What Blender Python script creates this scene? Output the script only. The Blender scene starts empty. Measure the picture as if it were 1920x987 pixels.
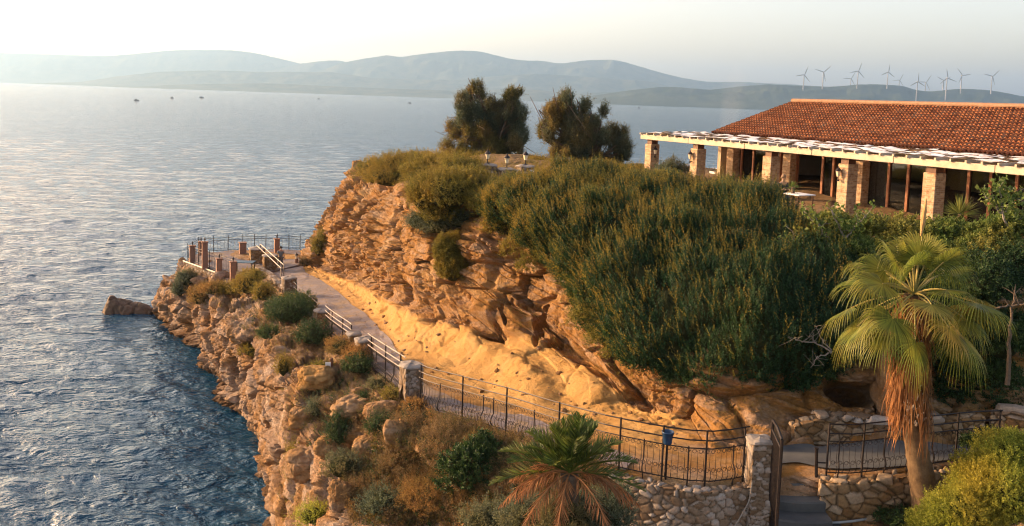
import bpy, math, random
import numpy as np
from mathutils import Matrix, Vector

S = bpy.context.scene
COL = S.collection
R = math.radians
rng = np.random.default_rng(7)
random.seed(7)

# ------------------------------------------------------------------ camera
HC = 18.5
F = 1700.0
PITCH, ROLL = R(5.5), R(1.9)
SHY = -146.0 / 1920.0
cd = bpy.data.cameras.new('camera')
cam = bpy.data.objects.new('camera', cd)
COL.objects.link(cam)
S.camera = cam
cd.sensor_width = 36.0
cd.lens = 36.0 * F / 1920.0
cd.shift_y = SHY
cd.clip_start = 0.5
cd.clip_end = 60000
M = Matrix.Rotation(math.pi / 2 - PITCH, 4, 'X') @ Matrix.Rotation(ROLL, 4, 'Z')
M.translation = (0, 0, HC)
cam.matrix_world = M
MR = np.array(M.to_3x3())

# ------------------------------------------------------------------ light
SUN_AZ, SUN_EL = R(-70), R(15)
w = bpy.data.worlds.new('World')
S.world = w
w.use_nodes = True
nt = w.node_tree
sky = nt.nodes.new('ShaderNodeTexSky')
sky.sky_type = 'NISHITA'
sky.sun_disc = False
sky.sun_elevation = SUN_EL
sky.sun_rotation = SUN_AZ
sky.altitude = 0
sky.air_density = 0.8
sky.dust_density = 3.0
sky.ozone_density = 0.6
bg = nt.nodes['Background']
bg.inputs[1].default_value = 0.15
tint = nt.nodes.new('ShaderNodeMix'); tint.data_type = 'RGBA'; tint.blend_type = 'MULTIPLY'; tint.inputs[0].default_value = 1.0
tint.inputs[7].default_value = (1.36, 1.08, .90, 1)      # warm dusty evening air
nt.links.new(sky.outputs[0], tint.inputs[6]); nt.links.new(tint.outputs[2], bg.inputs[0])
sl = bpy.data.lights.new('sun', 'SUN')
sl.energy = 3.1
sl.angle = R(0.6)
sl.color = (1.0, 0.65, 0.33)
sun = bpy.data.objects.new('sun', sl)
COL.objects.link(sun)
sdir = Vector((math.sin(SUN_AZ) * math.cos(SUN_EL), math.cos(SUN_AZ) * math.cos(SUN_EL), math.sin(SUN_EL)))
sun.rotation_euler = sdir.to_track_quat('Z', 'Y').to_euler()
sun.location = (-60, 40, 60)
S.view_settings.view_transform = 'Standard'
S.view_settings.look = 'None'
S.view_settings.gamma = 1
S.view_settings.exposure = 1.52
S.cycles.max_bounces = 6
S.cycles.transparent_max_bounces = 12
S.cycles.volume_bounces = 0
S.cycles.use_denoising = True
S.cycles.use_adaptive_sampling = False
S.cycles.filter_width = 1.15

# ------------------------------------------------------------------ picture <-> place
def ray(px, py):
    v = np.array([(px - 960) / F, (493.5 + SHY * 1920 - py) / F, -1.0])
    return MR @ v
def pD(px, py, D):
    d = ray(px, py); return np.array([0, 0, HC]) + d * (D / d[1])
def pz(px, py, z):
    d = ray(px, py); return np.array([0, 0, HC]) + d * ((z - HC) / d[2])
def w_(px, D, z):
    py = 184 + F * (HC - z) / D + .033 * (px - 960)
    for _ in range(4):
        q = pD(px, py, D); py += (q[2] - z) * F / D
    return pD(px, py, D)
def proj(P):
    P = np.atleast_2d(np.asarray(P, float)) - np.array([0, 0, HC])
    c = P @ MR
    d = -c[:, 2]
    return c[:, 0] / d * F + 960, 493.5 + SHY * 1920 - c[:, 1] / d * F, d

# ------------------------------------------------------------------ noise
def _h(ix, iy, iz, seed):
    n = (ix.astype(np.int64) * 73856093) ^ (iy.astype(np.int64) * 19349663) ^ (iz.astype(np.int64) * 83492791) ^ (seed * 2654435761)
    n &= 0xffffffff
    n = ((n ^ (n >> 16)) * 0x45d9f3b) & 0xffffffff
    n = ((n ^ (n >> 16)) * 0x45d9f3b) & 0xffffffff
    n ^= n >> 16
    return (n & 0xffffff).astype(np.float32) / 16777216.0
def vn(p, seed=0):
    f = np.floor(p).astype(np.int64); t = (p - f).astype(np.float32); t = t * t * (3 - 2 * t)
    x, y, z = f[..., 0], f[..., 1], f[..., 2]; a, b, c = t[..., 0], t[..., 1], t[..., 2]
    def L(dy, dz): return _h(x, y + dy, z + dz, seed) * (1 - a) + _h(x + 1, y + dy, z + dz, seed) * a
    return ((L(0, 0) * (1 - b) + L(1, 0) * b) * (1 - c) + (L(0, 1) * (1 - b) + L(1, 1) * b) * c) * 2 - 1
def fbm(p, o=4, seed=0, g=.5):
    s = 0; a = 1; n = 0
    for k in range(o):
        s = s + a * vn(p * (2.03 ** k) + k * 17.3, seed + k); n += a; a *= g
    return s / n
def worley(p, seed=0, jit=.9):
    f = np.floor(p).astype(np.int64)
    d1 = np.full(p.shape[:-1], 9., np.float32); d2 = d1.copy(); cid = np.zeros_like(d1)
    for dx in (-1, 0, 1):
        for dy in (-1, 0, 1):
            for dz in (-1, 0, 1):
                c = f + np.array([dx, dy, dz])
                x, y, z = c[..., 0], c[..., 1], c[..., 2]
                q0 = x + .5 + (_h(x, y, z, seed) - .5) * jit - p[..., 0]
                q1 = y + .5 + (_h(x, y, z, seed + 1) - .5) * jit - p[..., 1]
                q2 = z + .5 + (_h(x, y, z, seed + 2) - .5) * jit - p[..., 2]
                d = np.sqrt(q0 * q0 + q1 * q1 + q2 * q2).astype(np.float32)
                i = _h(x, y, z, seed + 3)
                near = d < d1
                d2 = np.where(near, d1, np.minimum(d2, d))
                cid = np.where(near, i, cid)
                d1 = np.where(near, d, d1)
    return d1, d2, cid
def sst(a, b, x):
    t = np.clip((x - a) / (b - a), 0, 1); return t * t * (3 - 2 * t)

# ------------------------------------------------------------------ objects
def tag(o, label=None, cat=None, group=None, kind=None):
    if label: o['label'] = label
    if cat: o['category'] = cat
    if group: o['group'] = group
    if kind: o['kind'] = kind
    return o
def empty(name, loc, label, cat, group=None, rz=0):
    o = bpy.data.objects.new(name, None); COL.objects.link(o)
    o.location = [float(c) for c in loc]; o.rotation_euler[2] = rz; o.empty_display_size = .3
    return tag(o, label, cat, group)
def raw_mesh(name, V, faces, mats, smooth=False, midx=None):
    """faces: list of int arrays (n,k)"""
    me = bpy.data.meshes.new(name)
    V = np.asarray(V, np.float32)
    me.vertices.add(len(V)); me.vertices.foreach_set('co', V.ravel())
    loops = np.concatenate([f.ravel() for f in faces]).astype(np.int32)
    tot = np.concatenate([np.full(len(f), f.shape[1]) for f in faces]).astype(np.int32)
    st = np.concatenate([[0], np.cumsum(tot)[:-1]]).astype(np.int32)
    me.loops.add(len(loops)); me.loops.foreach_set('vertex_index', loops)
    me.polygons.add(len(tot)); me.polygons.foreach_set('loop_start', st); me.polygons.foreach_set('loop_total', tot)
    me.polygons.foreach_set('use_smooth', np.full(len(tot), bool(smooth)))
    for m in mats: me.materials.append(m)
    if midx is not None: me.polygons.foreach_set('material_index', np.asarray(midx, np.int32))
    me.update(calc_edges=True)
    return me
def link(name, me, parent=None, origin=None):
    """origin: move the object's origin there (mesh given in world coordinates)"""
    o = bpy.data.objects.new(name, me); COL.objects.link(o)
    if parent is not None: o.parent = parent
    return o
def vattr(me, name, arr):
    a = me.color_attributes.new(name, 'FLOAT_COLOR', 'POINT')
    arr = np.asarray(arr, np.float32)
    if arr.ndim == 1: arr = np.stack([arr] * 3, 1)
    if arr.shape[1] == 3: arr = np.concatenate([arr, np.ones((len(arr), 1), np.float32)], 1)
    a.data.foreach_set('color', arr.ravel())
def grid_faces(n, m, off=0, wrap=False):
    i = np.arange(n - 1)[:, None]; j = np.arange(m if wrap else m - 1)[None]
    j2 = (j + 1) % m
    a = i * m + j; b = i * m + j2; c = (i + 1) * m + j2; d = (i + 1) * m + j
    return np.stack([a, b, c, d], -1).reshape(-1, 4) + off

class MB:
    """collects shapes in world coordinates; build() makes ONE mesh object, with its origin at `org`"""
    def __init__(s): s.V = []; s.Q = []; s.T = []; s.n = 0
    def add(s, V, Q=None, T=None):
        V = np.asarray(V, float)
        s.V.append(V)
        if Q is not None and len(Q): s.Q.append(np.asarray(Q) + s.n)
        if T is not None and len(T): s.T.append(np.asarray(T) + s.n)
        s.n += len(V); return s
    def box(s, c, size, ax=None, bev=0.0):
        """box centred at c, ax = 3x3 rows of local axes"""
        ax = np.eye(3) if ax is None else np.asarray(ax)
        h = np.asarray(size, float) / 2
        if bev <= 0:
            g = np.array([[x, y, z] for x in (-1, 1) for y in (-1, 1) for z in (-1, 1)]) * h
            s.add(g @ ax + c, [[0, 1, 3, 2], [4, 6, 7, 5], [0, 4, 5, 1], [2, 3, 7, 6], [0, 2, 6, 4], [1, 5, 7, 3]])
        else:
            b = min(bev, h.min() * .8)
            ring = []
            pr = [(-h[0] + b, -h[1]), (h[0] - b, -h[1]), (h[0], -h[1] + b), (h[0], h[1] - b), (h[0] - b, h[1]), (-h[0] + b, h[1]), (-h[0], h[1] - b), (-h[0], -h[1] + b)]
            zs = [(-h[2], b), (-h[2] + b, 0), (h[2] - b, 0), (h[2], b)]
            P = []
            for z, ins in zs:
                for x, y in pr:
                    P.append([np.sign(x) * max(abs(x) - ins, 0), np.sign(y) * max(abs(y) - ins, 0), z])
            P = np.array(P)
            n0 = s.n
            s.add(P @ ax + c, grid_faces(4, 8, 0, True))
            b0 = len(P) - 8
            s.T.append(np.array([[0, k + 1, k] for k in range(1, 7)]) + n0)
            s.T.append(np.array([[b0, b0 + k, b0 + k + 1] for k in range(1, 7)]) + n0)
        return s
    def tube(s, pts, r, k=6, cap=True):
        pts = np.asarray(pts, float); n = len(pts)
        r = np.broadcast_to(np.asarray(r, float), (n,))
        d = np.gradient(pts, axis=0); d /= np.linalg.norm(d, axis=1)[:, None] + 1e-9
        up = np.array([0, 0, 1.]) if abs(d[0][2]) < .9 else np.array([1., 0, 0])
        a = np.cross(d, up); a /= np.linalg.norm(a, axis=1)[:, None] + 1e-9
        b = np.cross(d, a)
        t = np.arange(k) / k * 2 * math.pi
        V = pts[:, None] + r[:, None, None] * (np.cos(t)[None, :, None] * a[:, None] + np.sin(t)[None, :, None] * b[:, None])
        n0 = s.n
        s.add(V.reshape(-1, 3), grid_faces(n, k, 0, True))
        if cap and k > 2:
            s.T.append(np.array([[0, j, j + 1] for j in range(1, k - 1)]) + n0)
            e = (n - 1) * k
            s.T.append(np.array([[e, e + j + 1, e + j] for j in range(1, k - 1)]) + n0)
        return s
    def lathe(s, c, prof, k=12):
        """prof: (radius, z)"""
        prof = np.asarray(prof, float); t = np.arange(k) / k * 2 * math.pi
        V = np.stack([prof[:, 0:1] * np.cos(t), prof[:, 0:1] * np.sin(t), np.repeat(prof[:, 1:2], k, 1)], -1).reshape(-1, 3) + c
        return s.add(V, grid_faces(len(prof), k, 0, True))
    def build(s, name, mat, parent=None, org=None, smooth=False):
        V = np.concatenate(s.V)
        if parent is not None and org is None:
            org = np.array(parent.matrix_basis.translation)
            if parent.parent: org = org + np.array(parent.parent.matrix_basis.translation)
            loc = None
        elif org is None:
            org = np.array([(V[:, 0].min() + V[:, 0].max()) / 2, (V[:, 1].min() + V[:, 1].max()) / 2, V[:, 2].min()]); loc = org
        else: loc = org if parent is None else None
        faces = []
        if s.Q: faces.append(np.concatenate(s.Q))
        if s.T: faces.append(np.concatenate(s.T))
        me = raw_mesh(name, V - org, faces, [mat], smooth)
        o = link(name, me, parent)
        if loc is not None: o.location = [float(x) for x in loc]
        return o
def unit(v): v = np.asarray(v, float); return v / (np.linalg.norm(v) + 1e-9)

# ------------------------------------------------------------------ materials
def mat(name, base=(.5, .5, .5), rough=.8, metal=0, spec=.3):
    m = bpy.data.materials.new(name); m.use_nodes = True
    b = m.node_tree.nodes['Principled BSDF']
    b.inputs['Base Color'].default_value = (*base, 1); b.inputs['Roughness'].default_value = rough
    b.inputs['Metallic'].default_value = metal; b.inputs['Specular IOR Level'].default_value = spec
    return m
class NB:
    def __init__(s, m): s.t = m.node_tree; s.b = s.t.nodes['Principled BSDF']
    def n(s, ty, **kw):
        x = s.t.nodes.new(ty)
        for k, v in kw.items():
            if k in x.inputs: x.inputs[k].default_value = v
            else: setattr(x, k, v)
        return x
    def l(s, a, b): s.t.links.new(a, b)
    def coord(s, scale=(1, 1, 1), kind='Object'):
        if kind == 'Position': c = s.n('ShaderNodeNewGeometry').outputs['Position']
        else: c = s.n('ShaderNodeTexCoord').outputs[kind]
        mp = s.n('ShaderNodeMapping'); mp.inputs['Scale'].default_value = scale
        s.l(c, mp.inputs[0]); return mp.outputs[0]
    def noise(s, co, sc, det=5, rough=.6, dist=0):
        x = s.n('ShaderNodeTexNoise', Scale=sc, Detail=det, Roughness=rough, Distortion=dist); s.l(co, x.inputs['Vector']); return x.outputs['Fac']
    def voro(s, co, sc, feat='F1', rnd=1.0, out='Distance'):
        x = s.n('ShaderNodeTexVoronoi', feature=feat); x.inputs['Scale'].default_value = sc; x.inputs['Randomness'].default_value = rnd
        s.l(co, x.inputs['Vector']); return x.outputs[out]
    def ramp(s, f, stops, interp='LINEAR'):
        x = s.n('ShaderNodeValToRGB'); e = x.color_ramp.elements; x.color_ramp.interpolation = interp
        while len(e) < len(stops): e.new(.5)
        for k, (p, c) in enumerate(stops):
            e[k].position = p; e[k].color = (*c, 1) if len(c) == 3 else c
        s.l(f, x.inputs[0]); return x.outputs[0]
    def mix(s, f, a, b, bt='MIX'):
        x = s.n('ShaderNodeMix', data_type='RGBA', blend_type=bt)
        if isinstance(f, (int, float)): x.inputs[0].default_value = f
        else: s.l(f, x.inputs[0])
        for i, v in ((6, a), (7, b)):
            if isinstance(v, tuple): x.inputs[i].default_value = (*v, 1)
            else: s.l(v, x.inputs[i])
        return x.outputs[2]
    def math(s, op, a, b=0.0, c=0.0, clamp=False):
        x = s.n('ShaderNodeMath', operation=op, use_clamp=clamp)
        for i, v in enumerate((a, b, c)):
            if isinstance(v, (int, float)): x.inputs[i].default_value = v
            else: s.l(v, x.inputs[i])
        return x.outputs[0]
    def bump(s, h, st, dist=.1, prev=None):
        x = s.n('ShaderNodeBump'); x.inputs['Strength'].default_value = st; x.inputs['Distance'].default_value = dist
        s.l(h, x.inputs['Height'])
        if prev is not None: s.l(prev, x.inputs['Normal'])
        return x.outputs[0]
    def out(s, col=None, nor=None, rough=None):
        if col is not None: s.l(col, s.b.inputs['Base Color'])
        if nor is not None: s.l(nor, s.b.inputs['Normal'])
        if rough is not None: s.l(rough, s.b.inputs['Roughness'])
def noisy(name, c1, c2, sc=8, rough=.85, bump=.3, bsc=None, bd=.02, metal=0, spec=.25):
    m = mat(name, c1, rough, metal, spec); k = NB(m); co = k.coord()
    f = k.noise(co, sc)
    g = k.noise(co, bsc or sc * 4, 6)
    k.out(k.ramp(f, [(.3, c1), (.7, c2)]), k.bump(g, bump, bd) if bump else None)
    return m
def foliage(name, c1, c2, c3, trans=.35, rough=.55, big=.6):
    """leaf colours: per-leaf random between c1 and c2, patches of c3"""
    m = mat(name, c1, rough, 0, .25); k = NB(m)
    g = k.n('ShaderNodeNewGeometry')
    f = k.noise(g.outputs['Position'], big, 2)
    ff = k.ramp(f, [(.42, (0, 0, 0)), (.62, (1, 1, 1))])
    a = k.ramp(g.outputs['Random Per Island'], [(0, c1), (1, c2)])
    col = k.mix(k.math('MULTIPLY', ff, .75), a, c3)
    r2 = k.ramp(g.outputs['Random Per Island'], [(0, (.6, .6, .6)), (1, (1.25, 1.25, 1.25))])
    col = k.mix(1.0, col, r2, 'MULTIPLY')
    k.out(col)
    tr = k.n('ShaderNodeBsdfTranslucent'); k.l(col, tr.inputs[0])
    mx = k.n('ShaderNodeMixShader'); mx.inputs[0].default_value = trans
    k.l(k.b.outputs[0], mx.inputs[1]); k.l(tr.outputs[0], mx.inputs[2])
    k.l(mx.outputs[0], k.t.nodes['Material Output'].inputs[0])
    return m
# ================================================================== headland terrain
PL = 13.8
CT = [
 # rows: 0 under water,1 waterline,2 face,3 cliff edge,4 shelf,5 fence line,6 inner path edge,7 foot of rock,8 rock,9 lip,10 plateau,11 far plateau,12 behind
 [w_(2500,5,4),w_(2400,9,5.8),w_(2300,12,7.2),w_(2200,15,8.6),w_(2100,18.5,9.4),w_(2060,22.8,9.7),w_(2060,24.2,9.7),w_(2060,24.8,10.6),w_(2060,26.5,12),w_(2060,28.5,13.5),w_(2060,30.5,PL),w_(2300,60,PL),w_(2300,76,-2)],
 [w_(1500,4,4),w_(1500,9,5.6),w_(1600,14,6.8),w_(1700,19,8.3),w_(1800,22.7,8.7),pz(1820,868,9.6),pz(1830,838,9.6),pD(1835,805,24.7),w_(1830,26.5,12),w_(1830,29,13.4),w_(1800,31,PL),w_(2000,60,PL),w_(2000,75,-2)],
 [w_(1300,3,4),w_(1400,8,5.6),w_(1500,13,6.6),w_(1580,18,7.9),w_(1590,22.1,8.45),pz(1590,895,9.4),pz(1640,838,9.5),pD(1640,800,24.6),w_(1640,26.3,11.6),w_(1640,29,13.3),w_(1620,31.5,PL),w_(1800,60,PL),w_(1800,75,-2)],
 [w_(1100,3,4),w_(1250,7,5.5),w_(1380,12,6.5),w_(1480,17.5,7.0),w_(1490,20.9,7.9),pz(1480,885,9.35),pz(1500,845,9.4),pD(1505,800,24.4),pD(1490,730,25.3),w_(1480,28,13.1),w_(1480,31,PL),w_(1650,60,PL),w_(1650,75,-2)],
 [w_(300,9,-2),w_(700,9,2),w_(1100,12,5),w_(1250,17,6.8),w_(1321,21.4,7.7),pz(1321,910,9.4),pz(1340,850,9.4),pD(1350,800,24.1),pD(1330,740,25.0),w_(1310,27.8,12.9),w_(1310,31,PL),w_(1500,60,PL),w_(1500,75,-2)],
 [w_(400,25,-2.5),w_(450,25,0),w_(700,20,4.5),w_(1000,19.5,7),w_(1150,22.2,7.9),pz(1160,882,9.4),pz(1230,812,9.4),pD(1250,772,25.6),pD(1250,700,26.6),w_(1230,29.5,13.1),w_(1230,33,PL),w_(1400,60,PL),w_(1400,75,-2)],
 [w_(500,32,-2.5),pz(505,1100,0),pz(535,1010,3.5),pz(630,925,6.3),pz(980,965,7.8),pz(1050,848,9.2),pz(1110,775,9.1),pD(1150,735,28),pD(1180,660,28.6),pD(1150,560,29.6),w_(1150,33.5,PL),w_(1300,61,PL),w_(1300,76,-2)],
 [w_(480,38,-2.5),pz(500,975,0),pz(514,880,3.5),pz(548,765,6.5),pz(860,900,8.0),pz(948,812,9.0),pz(1010,735,8.8),pz(1020,640,9.7),pD(1030,580,33.8),pD(1040,480,34.4),w_(1060,38.5,PL),w_(1220,61,PL),w_(1220,76,-2)],
 [w_(490,43,-2.5),pz(490,860,0),pz(506,800,3.5),pz(526,722,6.6),pz(760,840,8.2),pz(860,785,8.8),pz(900,720,8.5),pz(900,628,9.3),pD(900,560,36.4),pD(900,430,38.5),w_(910,43,13.9),w_(1150,62,PL),w_(1150,77,-2)],
 [w_(440,48,-2.5),pz(462,800,0),pz(478,730,3.3),pz(510,668,6.3),pz(665,742,8.1),pz(780,757,8.6),pz(770,660,8.2),pz(790,590,8.8),pz(800,500,10.6),pz(800,420,12.6),w_(815,46,13.7),w_(1080,63,PL),w_(1080,78,-2)],
 [w_(390,53,-2.5),pz(425,750,0),pz(438,682,2.8),pz(468,628,5.6),pz(622,672,7.4),pz(690,690,7.9),pz(715,600,7.1),pD(720,555,47),pD(730,460,49),pD(745,388,51.5),w_(770,57,13.5),w_(1010,65,PL),w_(1010,80,-2)],
 [w_(360,58,-2.5),pz(392,700,0),pz(400,645,2.4),pz(434,588,4.9),pz(550,605,6.4),pz(610,625,6.9),pz(650,550,6.1),pD(660,525,57.5),pD(670,430,59),pD(690,370,60.5),w_(745,65,12.9),w_(950,68,13.3),w_(950,83,-2)],
 [w_(315,65,-2.5),pz(345,640,0),pz(350,585,2.2),pz(390,540,4.1),pz(480,545,4.8),pz(535,550,5.6),pz(580,510,5.1),pD(590,500,68),pD(615,430,69),pD(660,355,69.5),w_(735,73,12.3),w_(890,73,12.8),w_(900,88,-2)],
 [w_(280,70,-2.5),pz(300,605,0),pz(300,560,2.0),pz(345,518,4.0),pz(426,529,4.3),pz(495,515,4.85),pz(572,495,4.8),pz(578,488,5.1),pD(605,430,72.5),pD(657,352,73),w_(722,76,12.0),w_(850,77,12.4),w_(860,92,-2)],
 [w_(290,79,-2.5),w_(300,77,0),w_(312,75,2),w_(345,74,3.8),w_(385,76,4.3),w_(455,76.5,4.7),pD(582,482,76),pD(586,478,76.4),pD(606,425,77),pD(657,347,78),w_(720,81,11.8),w_(810,82,12.0),w_(820,96,-2)],
]
last = [np.array(p) + np.array([0, 8 + .2 * i, 0]) for i, p in enumerate(CT[-1])]
for p in last: p[2] = min(p[2], 0) - 2
CT.append(last)
CT = np.array(CT)
def cr(C, t, tens=.8):
    """Catmull-Rom along axis 0 at float parameters t"""
    n = len(C); i = np.clip(np.floor(t).astype(int), 0, n - 2); u = (t - i)
    sh = (len(t),) + (1,) * (C.ndim - 1); u = u.reshape(sh)
    p0 = C[np.maximum(i - 1, 0)]; p1 = C[i]; p2 = C[i + 1]; p3 = C[np.minimum(i + 2, n - 1)]
    m1 = (p2 - p0) * .5 * tens; m2 = (p3 - p1) * .5 * tens
    return (2 * u**3 - 3 * u**2 + 1) * p1 + (u**3 - 2 * u**2 + u) * m1 + (-2 * u**3 + 3 * u**2) * p2 + (u**3 - u**2) * m2
ssub = [20, 34, 50, 54, 60, 62, 66, 66, 70, 76, 84, 84, 70, 30, 8]
rsub = [6, 60, 84, 76, 50, 44, 56, 84, 120, 50, 40, 6]
ts = np.concatenate([k + np.arange(n) / n for k, n in enumerate(ssub)] + [[len(ssub)]])
tr = np.concatenate([k + np.arange(n) / n for k, n in enumerate(rsub)] + [[len(rsub)]])
G = cr(CT, ts)
G = np.swapaxes(cr(np.swapaxes(G, 0, 1), tr, .7), 0, 1)       # (ns, nr, 3)
SS, RR = np.meshgrid(ts, tr, indexing='ij')
def gnormal(G):
    a = np.gradient(G, axis=0); b = np.gradient(G, axis=1)
    n = np.cross(b, a); n /= np.linalg.norm(n, axis=2)[..., None] + 1e-9
    return n
Nn = gnormal(G)
if Nn[len(ts) // 2, np.searchsorted(tr, 5.5), 2] < 0: Nn = -Nn
SLOPE = np.clip(Nn[..., 2], -1, 1)
# --- zones
def lin(x, xs, ys): return np.interp(x, xs, ys)
flat = sst(4.75, 4.95, RR) * (1 - sst(6.05, 6.35, RR))
terr = sst(12.3, 12.8, SS) * sst(3.9, 4.3, RR) * (1 - sst(6.3, 6.7, RR)) * (1 - sst(14.2, 14.5, SS))
flat = np.maximum(flat, terr)
shelf = sst(3.9, 4.3, RR) * (1 - sst(4.6, 5., RR))
plate = sst(9.5, 10.1, RR)
sand = sst(5.2, 5.9, RR + .25 * fbm(G * .5, 3, 5)) * (1 - sst(6.75, 7.05, RR + .12 * fbm(G * .8, 3, 6))) * sst(4.2, 4.9, SS) * (1 - sst(13.5, 13.9, SS))
A = np.ones_like(RR) * (1 - flat) * (1 - .8 * plate) * (1 - .6 * shelf) * (1 - .8 * sand)
far = lin(SS, [0, 4, 7, 9, 12, 15], [.55, .7, .85, 1.0, 1.25, 1.3])
P = G.astype(np.float32)
wp = P + .22 * np.stack([fbm(P * .45, 3, 31), fbm(P * .45, 3, 32), fbm(P * .45, 3, 33)], -1)
big = fbm(wp * .28, 4, 11, .55)
zz = P[..., 2] + .30 * np.clip(P[..., 0], -6, 20) * lin(SS, [0, 6, 10, 15], [1, 1, .3, .1]) + .35 * fbm(P * .35, 3, 41)
def ledge(z, per, seed):
    k = np.floor(z / per); f = z / per - k
    amp = _h(k.astype(int), (k * 0).astype(int), (k * 0).astype(int), seed)
    return (sst(0, .10, f) * (1 - .6 * sst(.35, 1.0, f))) * (.15 + .85 * amp)
led = ledge(zz, .95, 3) * .6 + ledge(zz + .3, .41, 9) * .4
d1, d2, cid = worley(wp * np.array([.75, .75, 1.3]), 77)
e1, e2, eid = worley(wp * np.array([2.2, 2.2, 3.4]) + .3 * fbm(P, 2, 3)[..., None], 97)
crack = 1 - sst(0.02, .22, d2 - d1)
crack2 = 1 - sst(0.02, .2, e2 - e1)
fine = 1 - 2.4 * np.abs(fbm(P * np.array([1.5, 1.5, 2.4]), 5, 51, .62))
vert = fbm(P * np.array([.9, .9, .18]), 3, 61)        # upright flutes on the sea faces
sea_face = sst(1.0, 1.4, RR) * (1 - sst(3.2, 3.9, RR))
g1, g2, gid = worley(wp * np.array([.42, .42, .95]) + .25, 177)
calm = sst(-.25, .35, fbm(P * .3, 3, 201)) * (1 - .65 * sea_face)                    # 0: smooth slabs, 1: broken rock
disp = A * far * (.75 * big + .60 * (led - .3) * (1 - .35 * sea_face) + .72 * (gid - .5) - .30 * (1 - sst(.0, .12, g2 - g1)) + calm * (.38 * (cid - .5) - .20 * crack) + (.08 + .7 * calm) * (.26 * (eid - .5) - .12 * crack2) + (.06 + .11 * calm) * fine + .60 * sea_face * vert)
# waterline caves
undercut = np.exp(-((G[..., 2] - .5) / .8) ** 2) * sea_face * sst(.0, .5, fbm(P * .22, 2, 71) + .35)
disp = disp - 1.3 * undercut
disp = disp - .55 * np.exp(-((RR - 7.2) / .2) ** 2) * sst(5.0, 6.5, SS) * (1 - sst(12, 13, SS))
# hollow (doorway-like recess) in the rock face
hx, hy, hd = proj(P.reshape(-1, 3)); hx = hx.reshape(RR.shape); hy = hy.reshape(RR.shape)
def ell(cx, cy, rx, ry, ang=0):
    c, s_ = math.cos(ang), math.sin(ang)
    u = ((hx - cx) * c + (hy - cy) * s_) / rx; v = (-(hx - cx) * s_ + (hy - cy) * c) / ry
    return np.sqrt(u * u + v * v)
face = (RR > 6.6) & (RR < 9.6)
box = (1 - sst(.8, 1.0, ell(1012, 612, 9, 44, .16))) + .55 * (1 - sst(.7, 1.0, ell(957, 590, 4, 34, .1))) + .3 * (1 - sst(.8, 1., ell(985, 566, 32, 6, .5)))
disp = disp - np.where(face, 1.25 * np.clip(box, 0, 1), 0)
disp = disp + np.where(face, .55 * (1 - sst(.6, 1.1, ell(900, 470, 45, 30, .5))) + .5 * (1 - sst(.5, 1.1, ell(945, 600, 55, 30, .5))) - .6 * (1 - sst(.4, 1.0, ell(870, 560, 60, 22, .55))), 0)
# cave under the big hedge on the right
disp = disp - np.where((RR > 6.9) & (RR < 9.6), 1.6 * (1 - sst(.5, 1.05, ell(1600, 730, 60, 38))), 0)
disp = disp + plate * .12 * fbm(P * .8, 3, 13) + shelf * .22 * fbm(P * .9, 4, 14) 
disp = disp + sand * (.10 * fbm(P * np.array([1.2, 1.2, .6]), 4, 15) + .10 * np.abs(fbm(P * np.array([.9, .9, .3]), 3, 16)))
# the sea foot must stay under water, the inland rim stays put
disp = disp * sst(0, .6, RR) * (1 - sst(11, 11.5, RR))
dirn = Nn.copy(); dirn[..., 2] *= .75
dirn /= np.linalg.norm(dirn, axis=2)[..., None] + 1e-9
T = G + dirn * disp[..., None]
# small spalls so that edges are never clean
T = T + Nn * (A * .035 * fbm(T * 7.0, 3, 81, .6))[..., None]
# --- sand heap: two bulges of pale sand against the rock foot
for cx, cy, rx, ry, hgt in ((985, 715, 75, 40, .55), (880, 650, 60, 28, .35), (1110, 735, 60, 32, .3)):
    T[..., 2] += np.where((RR > 5.4) & (RR < 7.6), hgt * np.exp(-ell(cx, cy, rx, ry, .45) ** 2 * 1.4), 0) * (1 - .3 * fbm(P * 1.5, 3, 19))

rockcol = np.stack([sand, np.clip(shelf * .8 + plate, 0, 1) * sst(.45, .8, SLOPE), np.clip(sea_face + (RR < 4.9) * .6, 0, 1)], -1)
ns, nr = RR.shape
tv = T.reshape(-1, 3)
me = raw_mesh('headland', tv, [grid_faces(ns, nr)], [], True)
vattr(me, 'zone', rockcol.reshape(-1, 3))
me.polygons.foreach_set('use_smooth', ((sand[:-1, :-1] > .35) | (RR[:-1, :-1] > 10.2)).ravel())
TN = gnormal(T)
if TN[len(ts) // 2, np.searchsorted(tr, 5.5), 2] < 0: TN = -TN
else:
    pass
m = mat('weathered_rock', (.4, .25, .12), .9, 0, .15); k = NB(m)
at = k.n('ShaderNodeAttribute', attribute_name='zone'); sp = k.n('ShaderNodeSeparateColor'); k.l(at.outputs['Color'], sp.inputs[0])
co = k.coord((1, 1, 1), 'Position')
cs = k.coord((.5, .5, 2.6), 'Position')
n1 = k.noise(co, .35, 5, .6); n2 = k.noise(co, 1.7, 6, .65); n3 = k.noise(cs, 1.3, 6, .7, .6)
ochre = k.ramp(n1, [(.3, (.34, .18, .058)), (.5, (.29, .14, .038)), (.72, (.38, .25, .12))])
grey = k.ramp(n2, [(.3, (.23, .15, .10)), (.55, (.35, .25, .18)), (.75, (.46, .37, .30))])
brown = k.ramp(n2, [(.3, (.20, .10, .04)), (.6, (.31, .17, .07)), (.8, (.37, .24, .13))])
vein = k.ramp(n3, [(.46, (0, 0, 0)), (.6, (1, 1, 1))])
land = k.mix(k.math('MULTIPLY', vein, .62), ochre, grey)
mm = k.ramp(k.noise(co, .6, 4, .6), [(.4, (0, 0, 0)), (.6, (1, 1, 1))])
seaw = k.mix(mm, brown, grey)
c = k.mix(sp.outputs[2], land, seaw)
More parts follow.
